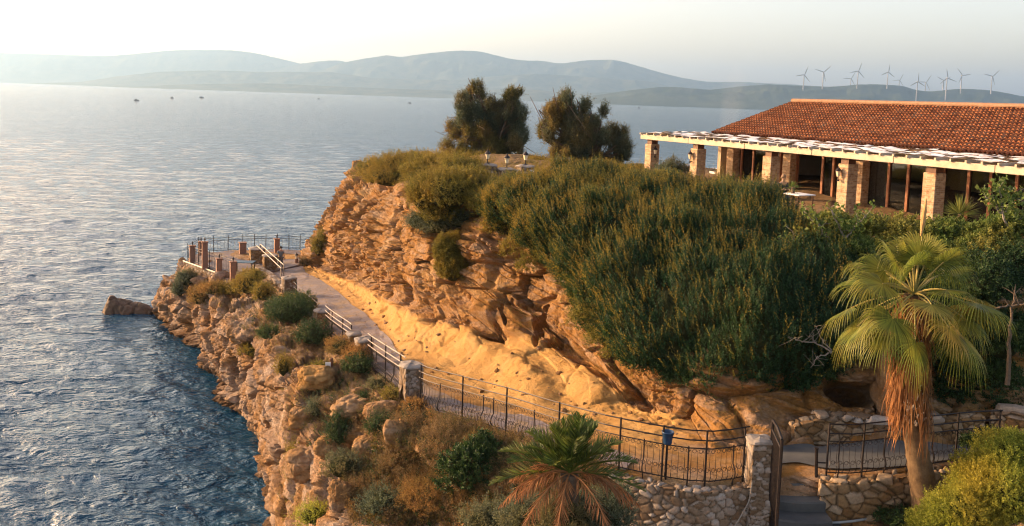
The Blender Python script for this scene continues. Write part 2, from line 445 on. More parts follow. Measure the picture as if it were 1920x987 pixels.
nsp = k.ramp(k.noise(co, 9, 5, .7), [(.3, (.55, .52, .5)), (.55, (1, 1, 1)), (.75, (1.18, 1.15, 1.1))])
c = k.mix(.75, c, nsp, 'MULTIPLY')
sandc = k.ramp(k.noise(co, 1.1, 6, .65), [(.3, (.36, .19, .055)), (.5, (.43, .245, .08)), (.75, (.48, .30, .12))])
c = k.mix(sp.outputs[0], c, sandc)
soil = k.ramp(k.noise(co, 2.2, 5, .7), [(.3, (.10, .075, .035)), (.55, (.22, .145, .08)), (.75, (.19, .165, .075))])
c = k.mix(k.math('MULTIPLY', sp.outputs[1], .8), c, soil)
crk = k.voro(cs, 2.0, 'DISTANCE_TO_EDGE')
cr_ = k.ramp(crk, [(0, (0, 0, 0)), (.06, (1, 1, 1))])
b1 = k.bump(k.noise(co, 4, 10, .72), .9, .16)
b2 = k.bump(k.noise(co, 26, 6, .7), .6, .03, b1)
b3 = k.bump(cr_, k.b and .25, .05, b2)
pz_ = k.n('ShaderNodeSeparateXYZ'); k.l(co, pz_.inputs[0])
wet = k.ramp(k.math('ADD', pz_.outputs[2], k.math('MULTIPLY', n2, .8)), [(.55, (.38, .34, .30)), (1.0, (1, 1, 1))])      # wet tide band on the rock
c = k.mix(1.0, c, wet, 'MULTIPLY')
k.out(c, b3)
me.materials.append(m)
land_o = link('headland', me); tag(land_o, 'ochre limestone headland with layered cliffs dropping to the sea', kind='structure')

# terrain lookup --------------------------------------------------
def tpt(s, r):
    """surface point for station/row parameters (arrays ok)"""
    s = np.asarray(s, float); r = np.asarray(r, float)
    i = np.interp(s, ts, np.arange(ns)); j = np.interp(r, tr, np.arange(nr))
    i0 = np.clip(i.astype(int), 0, ns - 2); j0 = np.clip(j.astype(int), 0, nr - 2); a = (i - i0)[..., None]; b = (j - j0)[..., None]
    return (T[i0, j0] * (1 - a) + T[i0 + 1, j0] * a) * (1 - b) + (T[i0, j0 + 1] * (1 - a) + T[i0 + 1, j0 + 1] * a) * b
tx, ty, td = proj(tv)
CELL = 4
RW, RH = 2200 // CELL, 1200 // CELL
ix = ((tx + 100) / CELL).astype(int); iy = ((ty + 50) / CELL).astype(int)
ok = (ix >= 0) & (ix < RW) & (iy >= 0) & (iy < RH) & (td > 1)
idx = np.nonzero(ok)[0]; o_ = np.argsort(-td[idx]); idx = idx[o_]
ZB = np.full((RH, RW), -1); ZB[iy[idx], ix[idx]] = idx
TNf = TN.reshape(-1, 3)
def hit(px, py):
    """first terrain vertex seen at that picture point"""
    cx, cy = int((px + 100) / CELL), int((py + 50) / CELL)
    for rad in (0, 1, 2, 4, 7):
        win = ZB[max(cy - rad, 0):cy + rad + 1, max(cx - rad, 0):cx + rad + 1].ravel(); win = win[win >= 0]
        if len(win):
            q = win[np.argmin(td[win])]; return tv[q].copy(), TNf[q].copy()
    return pD(px, py, 40), np.array([0, 0, 1.])
def gz(x, y):
    """ground height near plan position (nearest vertex in plan, topmost)"""
    d = (tv[:, 0] - x) ** 2 + (tv[:, 1] - y) ** 2
    c_ = np.argsort(d)[:12]; return float(tv[c_, 2].max())

# ---------------------------------------------------------------- paved walk, terrace, right-hand path (sheets just above the ground)
def sheet(name, s0, s1, fa, fb, dz, mt, n=260, mrow=26, lbl=None):
    s = np.linspace(s0, s1, n)[:, None]; t = np.linspace(0, 1, mrow)[None]
    a = np.asarray(fa(s)); b = np.asarray(fb(s)); r = a + (b - a) * t
    Pp = tpt(np.broadcast_to(s, r.shape), r)
    for _ in range(3):
        Pp[1:-1, :, 2] = (Pp[:-2, :, 2] + Pp[1:-1, :, 2] + Pp[2:, :, 2]) / 3
    Pp[..., 2] += dz
    me = raw_mesh(name, Pp.reshape(-1, 3), [grid_faces(n, mrow)], [mt], True)
    o = link(name, me); return tag(o, lbl, kind='structure')
def pave_mat(name, c1, c2, joint, sc=1.6):
    m = mat(name, c1, .8, 0, .25); k = NB(m); co = k.coord((1, 1, 1), 'Position')
    wv = k.n('ShaderNodeVectorMath', operation='ADD'); k.l(co, wv.inputs[0]); nz = k.n('ShaderNodeTexNoise', Scale=2.0); k.l(co, nz.inputs['Vector']); k.l(nz.outputs['Color'], wv.inputs[1])
    e = k.voro(wv.outputs[0], sc, 'DISTANCE_TO_EDGE'); cell = k.voro(wv.outputs[0], sc, 'F1', out='Color')
    cc = k.ramp(cell, [(0, c1), (1, c2)]); nn = k.ramp(k.noise(co, 12, 6), [(.3, (.75, .75, .75)), (.7, (1.15, 1.15, 1.15))])
    cc = k.mix(1, cc, nn, 'MULTIPLY')
    dr_ = k.ramp(k.noise(co, .9, 5, .7), [(.50, (0, 0, 0)), (.66, (1, 1, 1))]); cc = k.mix(k.math('MULTIPLY', dr_, .75), cc, (.27, .18, .09)); jf = k.ramp(e, [(.0, (1, 1, 1)), (.05, (0, 0, 0))]); cc = k.mix(jf, cc, joint)
    hgt = k.ramp(e, [(0, (0, 0, 0)), (.08, (1, 1, 1))])
    k.out(cc, k.bump(k.noise(co, 30, 5), .3, .01, k.bump(hgt, .6, .03))); return m
pave = pave_mat('crazy_paving', (.15, .125, .13), (.24, .195, .19), (.19, .125, .065), 1.4)
conc = noisy('grey_concrete', (.060, .062, .068), (.10, .10, .10), 1.5, .85, .5, 18, .02)
sheet('walk', 4.9, 12.95, lambda s: 5.0 + 0 * s,
      lambda s: 5.0 + np.interp(s, [4.9, 6, 8, 9, 9.6, 10.2, 11, 12, 12.95], [.28, .34, .42, .48, .75, .72, .80, .86, .9]) + .10 * fbm(np.concatenate([s * 3, s * 0, s * 0], 1), 3, 8)[:, None],
      .04, pave, lbl='crazy paved cliff walk along the iron fence')
sheet('path', .2, 3.3, lambda s: 5.22 + .10 * fbm(np.concatenate([s * 2, s * 0, s * 0 + 5], 1), 3, 8)[:, None], lambda s: 6.15 + 0 * s, .05, conc, 160, lbl='grey concrete path behind the right hand fence')

# ================================================================== sea
def build_sea():
    # radial sheet round the viewpoint's foot, finer close by
    nr_, na = 1150, 820
    r = np.exp(np.linspace(math.log(9), math.log(16500), nr_)); a = np.linspace(R(-42), R(38), na)
    rr, aa = np.meshgrid(r, a, indexing='ij')
    X = rr * np.sin(aa); Y = rr * np.cos(aa) ; Z = np.zeros_like(X)
    rg = np.random.default_rng(3)
    step = rr * (math.log(16500 / 9) / nr_)
    wv = []
    for lam in (9.5, 7.1, 5.2, 4.1, 3.3, 2.6, 2.1, 1.7, 1.35, 1.1, .85, .66):
        for q in range(4):
            th = R(200) + rg.normal(0, .42); l = lam * rg.uniform(.85, 1.15)
            kx, ky = math.sin(th) * 2 * math.pi / l, math.cos(th) * 2 * math.pi / l
            ph = rg.uniform(0, 6.28); amp = .019 * l ** .30 * (1 if l < 3.2 else .62)
            fade = np.clip((l / step - 2.5) / 3.0, 0, 1)
            arg = kx * X + ky * Y + ph
            sn_ = np.sin(arg); Z += fade * amp * 1.15 * (np.exp(1.1 * sn_) - 1.34)
    gust = .75 + .5 * fbm(np.stack([X, Y, Z * 0], -1) * .018, 3, 21)
    Z = Z * gust
    V = np.stack([X, Y, Z], -1).reshape(-1, 3)
    me = raw_mesh('sea', V, [grid_faces(nr_, na)], [], True)
    m = mat('sea_water', (.008, .055, .10), .05, 0, .5); k = NB(m)
    k.b.inputs['IOR'].default_value = 1.31; k.b.inputs['Specular Tint'].default_value = (.50, .79, 1.0, 1)
    g = k.n('ShaderNodeNewGeometry'); co = g.outputs['Position']
    mp = k.n('ShaderNodeMapping'); mp.inputs['Scale'].default_value = (.55, 1.0, 1); mp.inputs['Rotation'].default_value = (0, 0, R(-14)); k.l(co, mp.inputs[0])
    n1 = k.noise(mp.outputs[0], 1.9, 4, .6, .4); n2 = k.noise(mp.outputs[0], .45, 4, .62, .5); n3 = k.noise(mp.outputs[0], .08, 4, .6, .3)
    n4 = k.noise(mp.outputs[0], 5.5, 3, .6, .4)
    b = k.bump(n3, .6, 1.8); b = k.bump(n2, 1.0, .8, b); b = k.bump(n1, 1.0, .28, b); b = k.bump(n4, .8, .06, b)
    patch = k.ramp(k.noise(co, .02, 3, .6), [(.35, (.005, .036, .075)), (.65, (.008, .052, .10))])
    k.out(patch, b)
    me.materials.append(m)
    o = link('sea', me); tag(o, 'rippled blue sea reaching the far hills', kind='structure')
build_sea()
# sea bed so that nothing is open behind the camera side
sb = MB(); sb.box((0, 6000, -6), (36000, 24000, 1)); tag(sb.build('sea_bed', noisy('sea_bed_silt', (.02, .06, .07), (.03, .07, .08), 1), org=(0, 0, 0)), kind='structure')

# ================================================================== hills
def hill(name, pts, D, depth, c1, c2, seed, lbl):
    pts = np.array(pts, float)
    xs = np.arange(pts[0, 0], pts[-1, 0], 3.0)
    ys = np.interp(xs, pts[:, 0], pts[:, 1])
    ker = np.hanning(15); ker /= ker.sum(); yp = np.convolve(np.pad(ys, 7, 'edge'), ker, 'valid')
    yp = yp + .5 * fbm(np.stack([xs * .12, xs * 0 + seed, xs * 0], -1), 4, seed)
    n = len(xs); nd = 40
    V = np.zeros((n, nd, 3))
    rid = np.array([pD(a, b, D) for a, b in zip(xs, yp)])
    t = np.linspace(-1, 1, nd)
    base = rid[:, 2]
    for j, tt in enumerate(t):
        d = D + tt * depth
        sc = d / D
        V[:, j, 0] = rid[:, 0] * sc; V[:, j, 1] = d
        prof = (1 - abs(tt)) ** (1.15 if tt < 0 else 1)
        V[:, j, 2] = base * prof
    Pn = V / (D * .022)
    rough = fbm(Pn, 5, seed + 3, .55)
    V[..., 2] += rough * np.maximum(base, 20)[:, None] * .33 * (1 - np.abs(t)) * (1 - np.exp(-(t / .14) ** 2))
    V[:, 0, 2] = -3; V[:, -1, 2] = -3
    V[..., 2] = np.maximum(V[..., 2], -3)
    me = raw_mesh(name, V.reshape(-1, 3), [grid_faces(n, nd)], [], True)
    m = mat(name + '_cover', c1, .95, 0, .1); k = NB(m); co = k.coord((1, 1, 1), 'Position')
    f = k.noise(co, .006, 8, .7)
    k.out(k.ramp(f, [(.38, c1), (.62, c2)])); me.materials.append(m)
    o = link(name, me); return tag(o, lbl, kind='structure')
gr1, gr2 = (.025, .045, .030), (.10, .10, .06)
hill('hills', [(-500, 92), (-200, 95), (0, 98), (200, 104), (260, 99), (330, 92), (430, 92), (480, 98), (560, 117), (600, 128), (680, 146), (780, 165)], 12500, 900, gr1, gr2, 1, 'pale far hills under the glow on the left')
hill('hills', [(470, 140), (560, 119), (600, 113), (640, 111), (665, 122), (730, 150)], 11800, 700, gr1, gr2, 2, 'small pale far hill beside the mountain')
hill('hills', [(380, 158), (500, 146), (600, 133), (640, 117), (690, 107), (730, 101), (750, 106), (800, 98), (830, 95), (860, 92), (895, 93), (920, 99), (960, 109), (985, 112), (1010, 111), (1050, 118), (1100, 111), (1150, 110), (1180, 117), (1230, 132), (1270, 143), (1320, 152), (1400, 153), (1440, 155), (1500, 158), (1640, 170), (1800, 190)], 10600, 1000, gr1, gr2, 3, 'long hazy mountain with two humps')
hill('hills', [(-300, 160), (0, 158), (150, 154), (220, 143), (300, 134), (400, 131), (480, 134), (620, 134), (700, 146), (850, 150), (950, 140), (1010, 137), (1060, 140), (1150, 147), (1220, 152), (1250, 160), (1300, 172)], 9300, 800, gr1, gr2, 4, 'middle hazy ridge in front of the mountain')
hill('hills', [(60, 163), (250, 163), (350, 158), (500, 156), (700, 165), (850, 170), (970, 167), (1020, 169), (1060, 175), (1110, 174), (1180, 170), (1240, 176), (1300, 185)], 7600, 600, gr1, gr2, 5, 'low hazy foothills along the far shore')
hill('hills', [(1050, 196), (1100, 181), (1180, 169), (1240, 162), (1275, 163), (1330, 168), (1400, 160), (1440, 157), (1480, 159), (1560, 162), (1610, 157), (1650, 157), (1695, 160), (1715, 168), (1740, 171), (1800, 165), (1830, 166), (1870, 170), (1920, 180), (2000, 188), (2300, 205)], 5600, 500, gr1, (.06, .075, .05), 6, 'nearer dark green blue hills with wind turbines')

# ---------------------------------------------------------------- haze: one closed box of air
hz = MB(); hz.box((0, 7600, 347), (40000, 19000, 706))
hm = bpy.data.materials.new('air'); hm.use_nodes = True; t_ = hm.node_tree
t_.nodes.remove(t_.nodes['Principled BSDF'])
pv = t_.nodes.new('ShaderNodeVolumePrincipled'); pv.inputs['Density'].default_value = 0.95e-4; pv.inputs['Color'].default_value = (.42, .67, 1.0, 1); pv.inputs['Anisotropy'].default_value = .45
t_.links.new(pv.outputs[0], t_.nodes['Material Output'].inputs['Volume'])
ho = hz.build('haze', hm, org=(0, 0, 0)); tag(ho, 'pale sea haze lying over the bay', kind='stuff')
# ================================================================== masonry
def stone_mat(name, c1, c2, c3, joint):
    m = mat(name, c1, .9, 0, .15); k = NB(m)
    at = k.n('ShaderNodeAttribute', attribute_name='stone'); sp = k.n('ShaderNodeSeparateColor'); k.l(at.outputs['Color'], sp.inputs[0])
    co = k.coord((1, 1, 1), 'Position')
    c = k.ramp(sp.outputs[0], [(0, c1), (.45, c2), (1, c3)])
    n = k.ramp(k.noise(co, 14, 5, .7), [(.3, (.72, .70, .68)), (.7, (1.15, 1.15, 1.15))]); c = k.mix(1, c, n, 'MULTIPLY')
    c = k.mix(sp.outputs[1], c, joint)
    k.out(c, k.bump(k.noise(co, 30, 6, .7), .5, .015)); return m
ST_W = stone_mat('rubble_stone', (.19, .105, .045), (.27, .17, .085), (.35, .27, .19), (.09, .06, .035))
ST_G = stone_mat('pale_cobble', (.17, .11, .065), (.25, .185, .13), (.38, .33, .29), (.10, .07, .045))
def stone_surface(V3, N3, size, depth, seed):
    """bulging stones on a surface sampled densely. returns displaced verts and attribute"""
    q = V3 / np.array([size, size, size * .72]) + .35 * fbm(V3 * 1.5, 2, seed)[..., None]
    a, b, c = worley(q, seed)
    e = sst(.02, .2, b - a)
    Vd = V3 + N3 * (depth * (e - .7) + depth * .7 * (c - .5) * e + .012 * fbm(V3 * 9, 3, seed + 5))[..., None]
    return Vd, np.stack([c, 1 - sst(.0, .09, b - a), c * 0], -1)
def stone_wall(name, tops, h, thick, size, mt, label, cat='stone wall', res=.026, cap=False, group=None, seed=1, parent=None, zb=None):
    tops = np.asarray(tops, float)
    d = np.r_[0, np.cumsum(np.linalg.norm(np.diff(tops[:, :2], axis=0), axis=1))]
    n = max(int(d[-1] / res), 6); s = np.linspace(0, d[-1], n)
    c = np.stack([np.interp(s, d, tops[:, i]) for i in range(3)], 1)
    hh = np.interp(s, d, np.broadcast_to(np.asarray(h, float), d.shape)) if np.ndim(h) else np.full(n, float(h))
    t = np.gradient(c[:, :2], axis=0); t /= np.linalg.norm(t, axis=1)[:, None]
    nn = np.stack([t[:, 1], -t[:, 0], 0 * t[:, 0]], 1)      # right-hand side of travel
    rows = []
    hm = hh.max(); m1 = max(int(hm / res), 4); m2 = max(int(thick / res), 3)
    P_, N_ = [], []
    up = np.array([0, 0, 1.])
    for a in np.linspace(1, 0, m1): P_.append(c + nn * thick / 2 - up * (hh * a)[:, None]); N_.append(nn)
    for a in np.linspace(0, 1, m2)[1:-1]: P_.append(c + nn * thick * (.5 - a)); N_.append(np.broadcast_to(up, nn.shape))
    for a in np.linspace(0, 1, m1): P_.append(c - nn * thick / 2 - up * (hh * a)[:, None]); N_.append(-nn)
    P_ = np.stack(P_, 1); N_ = np.stack(N_, 1)
    # closed ends
    tt = np.concatenate([t, 0 * t[:, :1]], 1)
    mid = lambda i: np.broadcast_to(P_[i].mean(0), P_[i].shape)
    ends0 = [mid(0) + (P_[0] - mid(0)) * f for f in (0, .35, .7, .93)]; ends1 = [mid(-1) + (P_[-1] - mid(-1)) * f for f in (.93, .7, .35, 0)]
    P_ = np.concatenate([np.stack(ends0), P_, np.stack(ends1)]); 
    N_ = np.concatenate([np.broadcast_to(-tt[0], (4,) + N_.shape[1:]), N_, np.broadcast_to(tt[-1], (4,) + N_.shape[1:])])
    Vd, at = stone_surface(P_, N_, size, size * .22, seed)
    org = np.array([c[:, 0].mean(), c[:, 1].mean(), (c[:, 2] - hh).min()])
    if parent is not None: org = np.array(parent.matrix_basis.translation)
    me = raw_mesh(name, Vd.reshape(-1, 3) - org, [grid_faces(P_.shape[0], P_.shape[1])], [mt], True)
    vattr(me, 'stone', at.reshape(-1, 3))
    o = link(name, me, parent)
    if parent is None: o.location = [float(x) for x in org]; tag(o, label, cat, group)
    return o
def stone_pillar(loc, wdt, h, mt, label, group=None, size=.17, seed=1, capm=None, yaw=0.4, name='stone_pillar'):
    e = empty(name, loc, label, 'pillar', group)
    u2 = np.array([math.cos(yaw), math.sin(yaw)]) * wdt / 2
    top = np.array(loc) + [0, 0, h]
    a = top - [u2[0], u2[1], 0]; b = top + [u2[0], u2[1], 0]
    stone_wall('shaft', [a, (a + b) / 2, b], h, wdt, size, mt, None, res=.024, seed=seed, parent=e)
    cm = MB()
    k = 14; th = np.arange(k) / k * 2 * math.pi
    pr = [(.02, -.03), (.52, -.03), (.60, .01), (.57, .06), (.40, .10), (.02, .115)]
    V = []
    for r_, z_ in pr:
        for q in th: V.append([r_ * wdt * 1.05 * math.copysign(abs(math.cos(q)) ** .6, math.cos(q)), r_ * wdt * 1.05 * math.copysign(abs(math.sin(q)) ** .6, math.sin(q)), z_ + .02 * math.sin(3 * q + seed)])
    V = np.array(V); c_, s_ = math.cos(yaw), math.sin(yaw)
    V = np.stack([V[:, 0] * c_ - V[:, 1] * s_, V[:, 0] * s_ + V[:, 1] * c_, V[:, 2] + h + .02], 1) + loc
    cm.add(V, grid_faces(len(pr), k, 0, True)); cm.build('capstone', capm or CAP, e)
    return e
CAP = noisy('cap_stone', (.20, .17, .145), (.31, .27, .24), 4, .85, .6, 20, .02)
IRON = noisy('black_iron', (.018, .016, .018), (.05, .035, .03), 20, .5, .2, 60, .004, .6, .4)
IRONP = noisy('pale_sunlit_rail', (.24, .20, .16), (.34, .29, .24), 20, .55, .2, 60, .004, .1, .4)  # sunlight on the handrails put into this pale colour
WOOD_D = noisy('dark_wood', (.085, .035, .018), (.15, .065, .035), 6, .5, .3, 30, .005)
WOOD_R = noisy('red_brown_wood', (.20, .075, .03), (.30, .12, .055), 6, .5, .3, 30, .005)

sq = np.linspace(0, 13.9, 1500); l5 = tpt(sq, np.full(1500, 5.0)); l5x = proj(l5)[0]
def s_at(px, lo=0, hi=13.6):
    mkk = (sq >= lo) & (sq <= hi); o = np.argsort(l5x[mkk]); return float(np.interp(px, l5x[mkk][o], sq[mkk][o]))
def fpt(px, r=4.97):
    return tpt(np.array([s_at(px)]), np.array([r]))[0]

def fence(label, pts, tall, mids, group=None, toprails=(1.36, 1.12), panel=.92, step=.15, railmat=None, belly=.10, name='iron_fence', hpost=1.38, side=1, scroll=True):
    """pts: polyline of ground points; tall/mids: indices as fraction of length where posts stand"""
    pts = np.asarray(pts, float)
    d = np.r_[0, np.cumsum(np.linalg.norm(np.diff(pts, axis=0), axis=1))]; Ln = d[-1]
    at = lambda s: np.stack([np.interp(s, d, pts[:, i]) for i in range(3)], -1)
    e = empty(name, at(0.0), label, 'fence', group)
    t = unit(pts[-1] - pts[0]); n = np.array([t[1], -t[0], 0]) * side
    def locn(s):
        q = at(min(s + .2, Ln)) - at(max(s - .2, 0)); q = unit([q[0], q[1], 0]); return np.array([q[1], -q[0], 0]) * side
    for f in tall:
        p = at(f * Ln); MB().tube([p - [0, 0, .15], p + [0, 0, hpost]], .026, 5).build('post', IRON, e)
    for f in mids:
        p = at(f * Ln); q = locn(f * Ln)
        zz_ = np.array([-.1, .1, .2, .3, .4, .5, panel + .04]); off = np.array([0, .3, .9, 1, .7, 0, 0]) * belly
        MB().tube([p + q * o_ + [0, 0, z_] for z_, o_ in zip(zz_, off)], .018, 5).build('post', IRON, e)
    S_ = np.linspace(0, Ln, max(int(Ln / .5), 2))
    for z_ in toprails:
        MB().tube(at(S_) + [0, 0, z_], .019, 5).build('rail', railmat or IRON, e)
    for z_ in (panel, .12):
        MB().tube(at(S_) + [0, 0, z_], .016, 5).build('rail', railmat if (railmat and z_ > .5) else IRON, e)
    nb = min(int(Ln / step), 99); step = Ln / nb
    sc = MB(); sc2 = MB()
    for i in range(nb):
        s = (i + .5) * step; p = at(s); q = locn(s); jit = rng.normal(0, .012)
        zz_ = np.array([.10, .18, .26, .34, .42, .5, panel]); off = np.array([0, .55, .95, .9, .45, 0, jit]) * belly
        off[-1] = 0
        MB().tube([p + q * o_ + [0, 0, z_] for z_, o_ in zip(zz_, off)], .0085, 4, False).build('baluster', IRON, e)
        if scroll:
            tg = np.array([-q[1], q[0], 0])
            a_ = np.linspace(0, 2 * math.pi * 1.15, 9); r0 = step * .42 * np.linspace(1, .55, 9)
            for zc in (.40, panel - .075):
                (sc if zc < .5 else sc2).tube([p + q * belly * (.5 if zc < .5 else 0) + tg * (step * .5 + r_ * math.cos(x)) + np.array([0, 0, zc + r_ * math.sin(x)]) for x, r_ in zip(a_, r0)], .0075, 3, False)
    if scroll: sc.build('scrollwork', IRON, e); sc2.build('scrollwork', IRON, e)
    return e
def frac_of(pxs, pts):
    X = proj(pts)[0]; d = np.r_[0, np.cumsum(np.linalg.norm(np.diff(pts, axis=0), axis=1))]
    o = np.argsort(X); return [float(np.interp(p, X[o], d[o])) / d[-1] for p in pxs]
def fline(px0, px1, n=40, r=4.97):
    s0, s1 = s_at(px0), s_at(px1); s = np.linspace(s0, s1, n); P_ = tpt(s, np.full(n, r)); 
    P_[:, 2] = np.convolve(np.pad(P_[:, 2], 3, 'edge'), np.ones(7) / 7, 'valid'); return P_
# main fence along the walk
L = fline(786, 1400, 60)
fence('long black scrolled iron fence from the tall pillar to the stone gate pillar', L, frac_of([788, 866, 948, 1046, 1160, 1240, 1321, 1392], L), frac_of([824, 905, 924, 1000, 1100, 1205, 1288, 1372], L))
L = fline(690, 760, 24); fence('iron fence with handrails coloured pale as if sunlit just left of the tall brick faced pillar', L, frac_of([695, 722, 750], L), frac_of([705, 738], L), railmat=IRONP)
L = fline(611, 660, 20); fence('iron fence with pale handrails between the two middle stone pillars', L, frac_of([622, 642, 658], L), [], railmat=IRONP)
L = fline(552, 598, 20); fence('black iron fence panel below the walking man with no pale rail', L, frac_of([556, 575, 592], L), [], toprails=(1.2,), scroll=False)
L = fline(1548, 1872, 60); fence('black iron fence behind the fan palm along the grey concrete path', L, frac_of([1549, 1615, 1700, 1790, 1868], L), frac_of([1570, 1655, 1745, 1830], L))
# stone pillars on the fence line
def sp(px, h, wd, label, seed, group='stone pillars of the cliff walk fence', mt=ST_G, size=.17):
    p = fpt(px); p[2] -= .15; return stone_pillar(p, wd, h + .15, mt, label, group, size, seed, yaw=.5)
sp(771, 1.16, .60, 'tallest foreground stone pillar with a brick faced right side in the iron fence', 3)
sp(683, 1.0, .58, 'short fat rubble stone pillar behind the golden bush', 5)
sp(664, .95, .50, 'slim stone pillar where the pale handrail bends', 7)
sp(604, .95, .62, 'reddish stone pillar above the dark round bush', 9, mt=ST_W)
sp(543, 1.2, .75, 'stone pillar with an iron post nearest the walking man', 11)
p = pD(1414, 990, 21.25); p[2] = 7.9; zt = pD(1414, 828, 21.25)[2]
stone_pillar(p, .50, zt - 7.9, ST_G, 'big stone gate pillar with a pale capstone beside the open iron gate', None, .17, 13, yaw=.15, name='gate_pillar')
# gate leaf standing open, seen nearly edge on
g0 = pD(1437, 985, 21.15); g1 = pD(1456, 985, 19.9)
zb_, zt_ = 8.15, pD(1440, 790, 21.1)[2]
e = empty('iron_gate', (g0[0], g0[1], zb_), 'tall black iron gate leaf standing open edge on beside the stone gate pillar', 'gate')
fr = MB(); A_ = lambda f, z: np.array([g0[0] + (g1[0] - g0[0]) * f, g0[1] + (g1[1] - g0[1]) * f, z])
fr.tube([A_(0, zb_), A_(0, zt_)], .04, 6).tube([A_(1, zb_), A_(1, zt_)], .04, 6).tube([A_(0, zt_), A_(.5, zt_ + .06), A_(1, zt_)], .035, 5).tube([A_(0, zt_ - .22), A_(1, zt_ - .22)], .025, 5).tube([A_(0, zb_ + .1), A_(1, zb_ + .1)], .03, 5)
fr.build('gate_frame', IRON, e)
for f in np.linspace(.1, .9, 9):
    zz_ = np.linspace(zb_ + .1, zt_ - .22, 10); bb = .1 * np.exp(-((zz_ - zb_ - .55) / .25) ** 2)
    nn_ = np.array([g1[1] - g0[1], -(g1[0] - g0[0]), 0]); nn_ = nn_ / np.linalg.norm(nn_) * -1
    MB().tube([A_(f, z) + nn_ * b_ for z, b_ in zip(zz_, bb)], .012, 4).build('bar', IRON, e)
p = pD(1531, 930, 21.9); p2 = pD(1531, 842, 21.9)
MB_ = MB().tube([p - [0, 0, .3], p2], .04, 6).tube([p2 + [0, 0, -.35], p2 + np.array([.25, 0, -.35])], .02, 5).tube([p2, p2 + [0, 0, .03]], .055, 6)
tag(MB_.build('gate_post', IRON), 'short black iron gate post with a latch arm at the head of the steps', 'post')

# walls
def topline(pxs, r, dz=0):
    s = np.array([s_at(p) for p in pxs]); P_ = tpt(s, np.full(len(s), r)); P_[:, 2] += dz; return P_
tl = topline(np.linspace(1150, 1402, 12), 4.93, .02); tl[:, 1] -= .10
stone_wall('stone_wall', tl, 1.75, .45, .24, ST_G, 'cobbled retaining wall under the long iron fence left of the gate', seed=21)
tl = topline(np.linspace(1536, 1850, 12), 4.93, .02); tl[:, 1] -= .10
stone_wall('stone_wall', tl, 1.5, .45, .36, ST_W, 'ochre retaining wall of big stones behind the fan palm trunk', seed=22)
tl = np.array([pD(a, b, c) for a, b, c in ((1484, 795, 23.85), (1530, 783, 24.0), (1580, 785, 24.05), (1640, 790, 24.1), (1700, 790, 24.15), (1760, 785, 24.2), (1840, 778, 24.2))])
stone_wall('stone_wall', tl, 1.3, .4, .27, ST_W, 'curved low dry stone wall on the far side of the concrete path', seed=23)
stone_wall('wall_cap', tl[1:6] + [0, 0, .12], .11, .5, .55, ST_G, 'pale flat stone capping on the curved low wall', 'coping', seed=27)
tl = np.array([pD(1862, 775, 24.3), pD(1900, 778, 24.0), pD(1960, 790, 23.6)])
stone_wall('stone_wall', tl, 1.5, .6, .3, ST_W, 'short pink stone wall end at the right edge behind the grass', seed=24)
stone_wall('wall_cap', tl + [0, 0, .14], .13, .65, .8, ST_G, 'grey blue slab on the short wall end at the right edge', 'coping', seed=28)
# steps below the gate
e = empty('stone_steps', pD(1500, 980, 20.8), 'worn grey stone steps going down through the open gate', 'steps')
for i, (y_, D_, z_, w0, w1) in enumerate(((895, 22.0, 9.12, 1456, 1530), (925, 21.5, 8.88, 1455, 1548), (955, 21.0, 8.62, 1454, 1560), (985, 20.5, 8.36, 1452, 1600))):
    a_ = w_(w0, D_, z_); b_ = w_(w1, D_, z_)
    n = 14; th = np.linspace(0, 1, n); 
    edge = a_ + (b_ - a_) * th[:, None]; edge[:, 1] -= .10 * np.sin(th * 3) + .03 * fbm(edge * 2, 2, i)
    V = np.concatenate([edge + [0, 1.3, 0], edge, edge + [0, -.03, -.04], edge + [0, 0, -.5]]); q = grid_faces(4, n)
    m_ = MB(); m_.add(V, q); m_.build('step', conc, e)
# terrace slab, its walls
tp = [pz(352, 494, 4.72), pz(372, 481, 4.72), pz(455, 475, 4.72), pz(520, 473, 4.72), pz(584, 476, 4.72), pz(574, 500, 4.72), pz(505, 516, 4.72), pz(437, 524, 4.72)]
tp = np.array(tp); ctr = tp.mean(0)
m_ = MB(); V = np.concatenate([tp + [0, 0, .26], tp - [0, 0, 1.6], [ctr + [0, 0, .26]]]); n = len(tp)
m_.add(V, [[i, (i + 1) % n, (i + 1) % n + n, i + n] for i in range(n)], [[i, 2 * n, (i + 1) % n] for i in range(n)])
o = m_.build('terrace', pave); tag(o, 'paved viewing terrace on the tip of the headland', kind='structure')
stone_wall('stone_wall', [tp[0] + [-.1, -.1, .16], tp[7] + [.1, -.1, .05]], 1.35, .35, .22, ST_G, 'low stone wall with a pale coping under the left edge of the terrace', seed=31, res=.05)
tag(MB().tube([tp[0] + [-.25, -.25, .22], tp[7] + [0, -.25, .11]], .07, 5).build('wall_cap', IRONP), 'pale straight coping line along the terrace wall', 'coping')
a_, b_ = pz(484, 506, 4.9), pz(545, 545, 5.55)
stone_wall('stone_wall', [pz(480, 497, 5.2), pz(505, 512, 5.3), pz(540, 540, 5.7)], 2.0, .5, .25, ST_G, 'golden lit stone wall below the walking man beside the terrace', seed=32, res=.05)
BRK = noisy('red_brick', (.20, .105, .07), (.28, .16, .11), 9, .85, .5, 40, .02)
